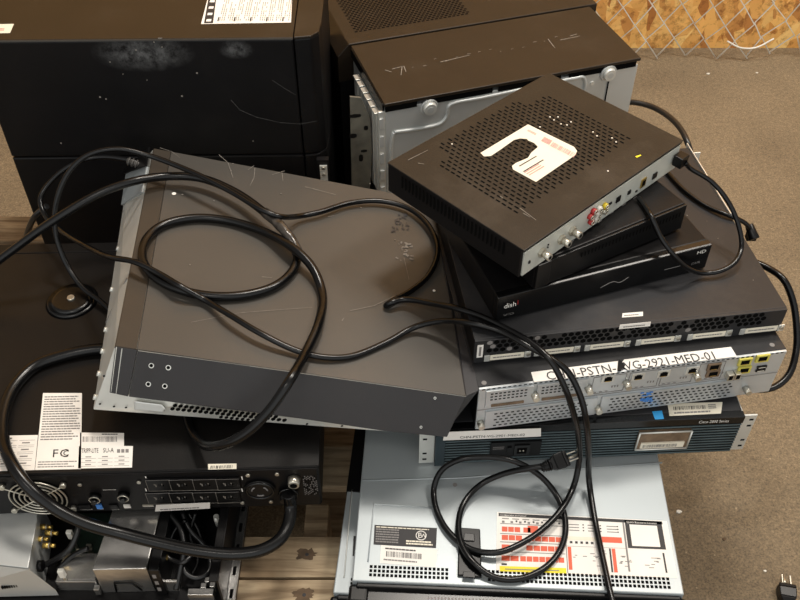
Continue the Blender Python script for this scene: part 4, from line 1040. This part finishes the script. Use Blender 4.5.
# silver box with brass sockets
z1 = .235
P = [at(-60, 558, z1), at(28, 568, z1), at(37, 520, z1), at(37, 495, z1), at(-60, 495, z1)]
sb = thing('metal_enclosure', (P[0].x, P[0].y, .1605), 0, 'pale silver metal box with four brass sockets at the bottom left', 'metal box')
mb = MB(); P2 = [Vector((p.x, p.y, .1605)) for p in P]
n = len(P); mb.add(P2+P, [list(range(n))[::-1], list(range(n, 2*n))]+[(i, (i+1) % n, n+(i+1) % n, n+i) for i in range(n)], ZINC)
mb.build('box_body', sb, .001, world=True)
mb = MB(); a = at(-60, 567, .215); b = at(38, 577, .213); c = at(56, 590, .178); d_ = at(-60, 594, .175)
mb.hexa([Vector((d_.x, d_.y, .162)), Vector((c.x, c.y, .162)), Vector((P[1].x, P[1].y-.002, .162)), Vector((P[0].x, P[0].y-.002, .162)), Vector((d_.x, d_.y, .176)), Vector((c.x, c.y, .178)), Vector((P[1].x+.002, P[1].y-.0015, .2345)), Vector((P[0].x, P[0].y-.0015, .2345))], ZINC)
mb.build('sloping_flange', sb, .001, world=True)
mb = MB(); 
for k in range(8): 
    p = at(2+k*2.4, 588-k*.35, .190); mb.box((p.x, p.y-.001, p.z-.002), (p.x+.0016, p.y+.006, p.z+.004), HOLE)
mb.build('vent_slots', sb, world=True)
for u, v in ((47, 527), (52, 533), (43, 539), (49.5, 545.5)):
    p = at(u, v, .215); mb = MB(); mb.cyl(p-Vector((.009, 0, 0)), p, .0042, GOLD, n=14); mb.cyl(p, p+Vector((.008, -.001, .001)), .003, GOLD, n=12); mb.ring(p, (1, 0, 0), .0042, .0008, NICK, 14); mb.build('brass_socket', sb, world=True)
mb = MB(); p = at(39.5, 566, .2); mb.cyl(p-Vector((.003, 0, 0)), p+Vector((.005, 0, 0)), .008, PLA, n=18); mb.build('grommet', sb, world=True)

# ================================================================== CORDS
def cord(name, pp, r, label, m=RUB, n=12, extra=None, cat='cord', group='loose power cords', taper=None):
    pts = crom([at(u, v, z) for u, v, z in pp], 8)
    t = thing(name, tuple(pts[0]), 0, label, cat, group)
    mb = MB(); mb.tube(pts, r, m, n); mb.build('cable', t, world=True)
    return t, pts
def relief(t, a, b, r0, r1, ribs=5, m=None, name='strain_relief'):
    m = m or RIBM; a = Vector(a); b = Vector(b); mb = MB(); mb.cyl(a, b, r0, m, r1, 14)
    for k in range(ribs):
        f = (k+.5)/ribs; mb.ring(a.lerp(b, f), b-a, (r0+(r1-r0)*f)*1.08, (b-a).length/ribs*.3, m, 14, 6)
    mb.build(name, t, world=True)
def nema(t, c, d, up, s=1.):     # three pin plug, body from c along d
    c = Vector(c); d = Vector(d).normalized(); w_ = d.cross(Vector(up)).normalized(); n_ = w_.cross(d).normalized()
    mb = MB()
    def sec(f, a, b): q = c+d*f*s; return [q-w_*a*s-n_*b*s, q+w_*a*s-n_*b*s, q+w_*a*s+n_*b*s, q-w_*a*s+n_*b*s]
    S = [sec(-.002, .006, .005), sec(.008, .0125, .009), sec(.024, .0135, .010), sec(.03, .0125, .0095)]
    for A_, B_ in zip(S, S[1:]): mb.hexa(A_+B_, PLA)
    body = mb.build('plug_body', t, .0015, world=True)
    for sx in (-1, 1):
        mb = MB(); q = c+d*.03*s+w_*.0062*sx*s+n_*.002*s; a = d*.016*s; b = n_*.0032*s; e = w_*.0008*s
        mb.hexa([q-b-e, q-b+e, q+b+e, q+b-e, q-b-e+a, q-b+e+a, q+b+e+a, q+b-e+a], NICK); mb.build('prong', body, world=True)
    mb = MB(); q = c+d*.03*s-n_*.005*s; mb.cyl(q, q+d*.019*s, .0024*s, NICK, n=12); mb.build('ground_prong', body, world=True)

def bz(u, v): # height of the server cover there
    r = ray(u, v); o = TP[0]; p = CAM+r*((o-CAM).dot(TN)/r.dot(TN)); return p.z
R1 = .0066
def s1(u, v, k=0): return (u, v, bz(u, v)+R1+.001+k)
thick, pts = cord('power_cord', [(-190, 420, .3385), (-150, 372, .3385), (-90, 318, .35), (-30, 281, .38), (10, 252, .42), (50, 223, .46), (100, 193, .49), (135, 181, .495), (165, 176.5, .487), (200, 178, .484), (235, 192, .48), (265, 213, .478), (285, 232, .476), s1(297, 252, .004), s1(293, 270), s1(275, 286), s1(245, 295), s1(210, 296), s1(178, 289), s1(155, 277), s1(143, 260), s1(146, 240), s1(163, 225), s1(195, 218), s1(230, 221), s1(265, 232, .004), s1(293, 248, .016), s1(312, 267, .010), s1(322, 292), s1(319, 322, .008), s1(306, 352, .008), (290, 380, .475), (272, 407, .45), (250, 430, .42), (228, 443, .395), (208, 446, .37), (196, 438, .348), (189, 424, .3385), (186, 405, .3385)],
    R1, 'thick black cord coiled in a loop on the charcoal server, with a shiny taped joint')
mb = MB(); HB = pts[:len(pts)//2-20]; i0 = min(range(len(HB)), key=lambda i: (pts[i]-at(266, 213, .478)).length); i1 = min(range(len(HB)), key=lambda i: (pts[i]-at(298, 250, .472)).length)
sg = pts[i0:i1+1]; mb.tube([p+Vector((0, 0, .0015)) for p in sg], [R1*(1.2+.05*math.sin(k*1.3)) for k in range(len(sg))], TAPE, 14); mb.build('tape_wrap', thick, world=True)

R2 = .0043
def s2(u, v, k=0): return (u, v, bz(u, v)+R2+.001+k)
pc = [(150, 168.5, .43), (128, 160, .445), (100, 157, .445), (75, 163, .44), (53, 179, .42), (40.5, 198, .40), (45, 215, .385), (62, 231, .39), (88, 247, .43), (112, 257.5, .478), (135, 262, .491), s2(160, 274, .015), s2(180, 286, .018), s2(205, 300, .004), s2(230, 315, .012), s2(260, 333, .012), s2(295, 350, .004), s2(322, 357, .002), s2(350, 356.5), s2(385, 343), s2(415, 327, .006), (442, 321, .462), (470, 323, .483), (500, 331, .4825), (528, 346, .4815), (550, 358, .475), (568, 372, .462), (580, 395, .435), (586, 420, .40), (588.5, 450, .34), (589, 480, .272), (594, 515, .257), (602, 555, .257), (612, 600, .257), (622, 640, .25)]
t, pts = cord('power_cord', pc, R2, 'thin black cord from a ribbed connector, crossing the charcoal server and the bottom edge')
relief(t, at(150, 168.5, .43), at(127, 160.5, .445), .0062, .0048, 6)
mb = MB(); a = at(150, 168.5, .43); mb.box((a.x-.002, a.y-.012, a.z-.013), (a.x+.022, a.y+.012, a.z+.011), PLA); mb.build('connector', t, .002, world=True)

pc = [(112, 312, .335+R2), (100, 301, .335+R2+.003), (82, 287, .35), (66, 263, .375), (55.5, 232, .42), (57, 200, .465), (69, 172, .50), (88, 155, .52), (118, 149, .525), (150, 156, .513), (180, 167, .505), (205, 178, .503), (235, 194, .497), (262, 210, .495), (280, 216.5, .487), s2(300, 216, .008), s2(320, 212, .006), s2(350, 203, .004), s2(380, 201, .004), s2(408, 208, .004), (429, 226, .442), (437.5, 252, .442), (428, 276, .44), s2(409, 292), s2(394, 300), s2(386, 305.5), s2(390, 303, .007), s2(405, 299.5, .009), (430, 303, .46), (455, 308, .478), (480, 316, .4825), (505, 328, .4825), (530, 342, .485), (550, 360, .482), (565, 388, .45), (574, 415, .405), (579, 440, .35), (579, 462, .30), (574, 485, .272), (563, 507, .268), (545, 527, .266), (522, 543, .266), (497, 552.5, .263), (470, 549, .258), (448, 531, .257), (436, 508, .257), (434, 488, .263), (442, 470, .285), (460, 459.5, .302), (485, 457, .306), (510, 460, .304), (532, 470, .29), (550, 486, .268), (562, 507, .258), (565.5, 530, .256), (559, 552, .256), (543, 569, .256), (518, 579, .256), (494, 577, .257), (474, 563, .2635), (462, 545, .2635), (458.5, 524, .2625), (464, 503, .262), (480, 485, .268), (503, 474, .283), (528, 468.5, .300), (548, 465.5, .308)]
t, pts = cord('power_cord', pc, R2, 'thin black cord looped on the silver server, its three pin plug lying on it')
e = pts[-1]; dd = at(568, 458, .312)-e
relief(t, e-dd.normalized()*.010, e+dd.normalized()*.004, .005, .0075, 4, RUB)
nema(t, e+dd.normalized()*.003, dd, (0, -.45, .9), .86)

R4 = .0087
# the unit's own cable is attached: part of the power supply
pp = [(288.5, 494, .292), (290.5, 505, .272), (289, 522, .262), (280, 539, .258), (262, 550, .256), (235, 554, .255), (200, 551, .258), (160, 543, .262), (120, 533, .27), (85, 523, .285), (55, 508, .305), (30, 488, .33), (12, 464, .343), (3, 438, .3395), (4, 412, .3395), (14, 387, .3395), (35, 366, .3395), (62, 356, .3395), (90, 350, .3395), (112, 349, .3395), (130, 352, .3395)]
A_ = at(*pp[0])
sp = crom([at(*p) for p in pp], 8)
# start exactly on the rear panel
mb = MB(); mb.tube(sp, R4, RUB, 14); o = pcab = mb.build('power_cable', ups, world=True); o['label'] = 'thick black cable looping in front of the labels'
p = uf(288.5, 492); mb = MB(); mb.cyl(p, p+Vector((0, -.014, -.003)), .013, PLA, .0115, 20); mb.ring(p+Vector((0, -.004, 0)), (0, 1, 0), .0125, .002, GLO, 20); mb.build('cable_gland', pcab)

# STB cord
R5 = .0036
st = MAT[STB.name] @ Vector((on(STB, 675, 159, 1, 0).x, -.016, .0245))
def raw(name, P, r, label, m=RUB):
    pts = crom(P, 8); t = thing(name, tuple(pts[0]), 0, label, 'cord', 'loose power cords'); mb = MB(); mb.tube(pts, r, m, 10); mb.build('cable', t, world=True); return t, pts
t, pts = raw('power_cord', [st, at(690, 168, .582), at(712, 182, .565), at(729, 203, .545), at(739, 227, .52), at(741.5, 247, .50), at(735, 262, .492), at(720, 271, .487), at(702, 273, .487), at(686, 267, .507), at(672, 253, .532), at(660, 236, .552), at(652, 218, .574), at(646, 208, .5745), at(639, 198, .574)], R5, 'thin black cord hanging in a loop from the back of the topmost receiver')
inv = MAT[STB.name]
mb = MB(); 
for k in range(1): 
    lo = Vector((on(STB, 675, 159, 1, 0).x, 0, .0245)); mb.hexa([inv @ (lo+Vector(v)) for v in ((-.009, -.016, -.0085), (.009, -.016, -.0085), (.009, -.0012, -.0085), (-.009, -.0012, -.0085), (-.009, -.016, .0085), (.009, -.016, .0085), (.009, -.0012, .0085), (-.009, -.0012, .0085))], PLA)
mb.build('connector', t, .0012, world=True)
t, pts = raw('power_cord', [at(662, 166, .480), at(669, 174, .480), at(685, 191, .480), at(708, 207, .480), at(732, 216.5, .481), at(745, 223, .470), at(752, 231, .455)], R5, 'short black cord crossing the top router lid to its right edge')
mb = MB(); e = pts[-1]; mb.cyl(e+Vector((-.004, .008, .006)), e+Vector((.003, -.010, -.008)), .0062, PLA, .0085, 14); mb.box((e.x-.006, e.y-.006, e.z-.016), (e.x+.009, e.y+.006, e.z-.004), PLA); mb.build('connector', t, .0012, world=True)
t, pts = raw('power_cord', [at(612, 104, .36), at(630, 102, .375), at(650, 106, .38), at(668, 116, .385), at(682, 131, .39), at(689, 147, .38), at(691, 162, .32), at(690, 178, .20), at(693, 188, .08), at(700, 196, .0065), at(690, 215, .0065)], .0056, 'dark grey cord arching out from behind the silver sided tower', RUBG)
t, pts = raw('power_cord', [at(722, 240, .37), at(746, 258, .368), at(768, 268, .37), at(783, 279, .37), at(792, 298, .35), at(796.5, 325, .32), at(796, 352, .29), at(788, 376, .27), at(772, 388, .26), at(750, 388, .262), at(735, 380, .27)], .0055, 'black cord bulging out beside the right end of the routers', RUB)
t, pts = raw('power_cord', [at(47, 206, .36), at(36, 215, .34), at(29, 228, .30), at(25, 245, .22), at(24, 258, .18)], .0052, 'short grey-black cord dropping behind the power supply unit', RUBG)
# loose plug on floor
e = at(787, 601, .012)
t = thing('power_cord', tuple(e), 0, 'black plug with bare prongs lying on the floor at the bottom right', 'cord', 'loose power cords')
mb = MB(); mb.tube(crom([e+Vector((.02, -.14, -.004)), e+Vector((.01, -.08, -.003)), e], 6), .004, RUB, 10); mb.build('cable', t, world=True)
nema(t, e-Vector((0, .004, 0)), at(784, 570, .014)-e, (0, 0, 1), 1.0)
mb = MB()
# small debris on the floor
for name, u, v, r, m, lab in (('paint_chip', 679, 512, .0055, WJ, 'white chip on the floor right of the silver server'), ('dirt_clump', 724, 539.5, .0045, KNOT, 'dark crumb on the floor below the white chip'), ('paint_chip', 765, 571, .003, WJ, 'tiny white chip on the floor left of the loose plug'), ('paint_chip', 708, 74, .005, WJ, 'small pale chip on the floor near the fence'), ('paint_chip', 757, 73, .004, WJ, 'pale chip on the floor near the fence, further right')):
    p = at(u, v, 0); mb = MB(); n = 7
    top = [Vector((p.x+r*random.uniform(.7, 1.2)*math.cos(k*2*math.pi/n), p.y+r*.7*random.uniform(.7, 1.2)*math.sin(k*2*math.pi/n), .0)) for k in range(n)]
    mb.prism(top, (0, 0, r*.5), m); o = mb.build(name, None, .0006); tag(o, lab, 'debris')

# ================================================================== LIGHT
wd = bpy.data.worlds.new('world'); sc.world = wd; wd.use_nodes = True
N = wd.node_tree.nodes; L = wd.node_tree.links; bg = N['Background']
tc = N.new('ShaderNodeTexCoord'); sx = N.new('ShaderNodeSeparateXYZ'); L.new(tc.outputs['Generated'], sx.inputs[0])
mr = N.new('ShaderNodeMapRange'); mr.interpolation_type = 'SMOOTHSTEP'; mr.inputs['From Min'].default_value = -.15; mr.inputs['From Max'].default_value = -.95; mr.inputs['To Min'].default_value = 0; mr.inputs['To Max'].default_value = 1
L.new(sx.outputs['Y'], mr.inputs['Value'])
mx = N.new('ShaderNodeMix'); mx.data_type = 'RGBA'; L.new(mr.outputs[0], mx.inputs['Factor'])
mx.inputs['A'].default_value = (.30, .28, .255, 1); mx.inputs['B'].default_value = (1.1, 1.12, 1.1, 1)   # world made brighter behind the camera, added fill for front-facing sides
L.new(mx.outputs['Result'], bg.inputs[0]); bg.inputs[1].default_value = 1.0
def area(name, loc, target, size, energy, col=(1, .93, .84)):
    l = bpy.data.lights.new(name, 'AREA'); l.shape = 'RECTANGLE'; l.size = size[0]; l.size_y = size[1]; l.energy = energy; l.color = col
    o = bpy.data.objects.new(name, l); COL.objects.link(o); o.location = loc
    o.rotation_euler = (Vector(target)-Vector(loc)).to_track_quat('-Z', 'Y').to_euler(); return o
area('ceiling_lamp', (.35, 1.75, 3.3), (.1, .9, .3), (.5, .35), 56)
area('ceiling_lamp', (-.7, -.9, 3.6), (0, 1.0, .3), (.9, .4), 14)
area('ceiling_lamp', (1.5, 1.3, 3.1), (1.1, 2.3, .3), (.6, .4), 48)
sc.view_settings.view_transform = 'Standard'; sc.view_settings.look = 'None'; sc.view_settings.exposure = 0; sc.view_settings.gamma = 1
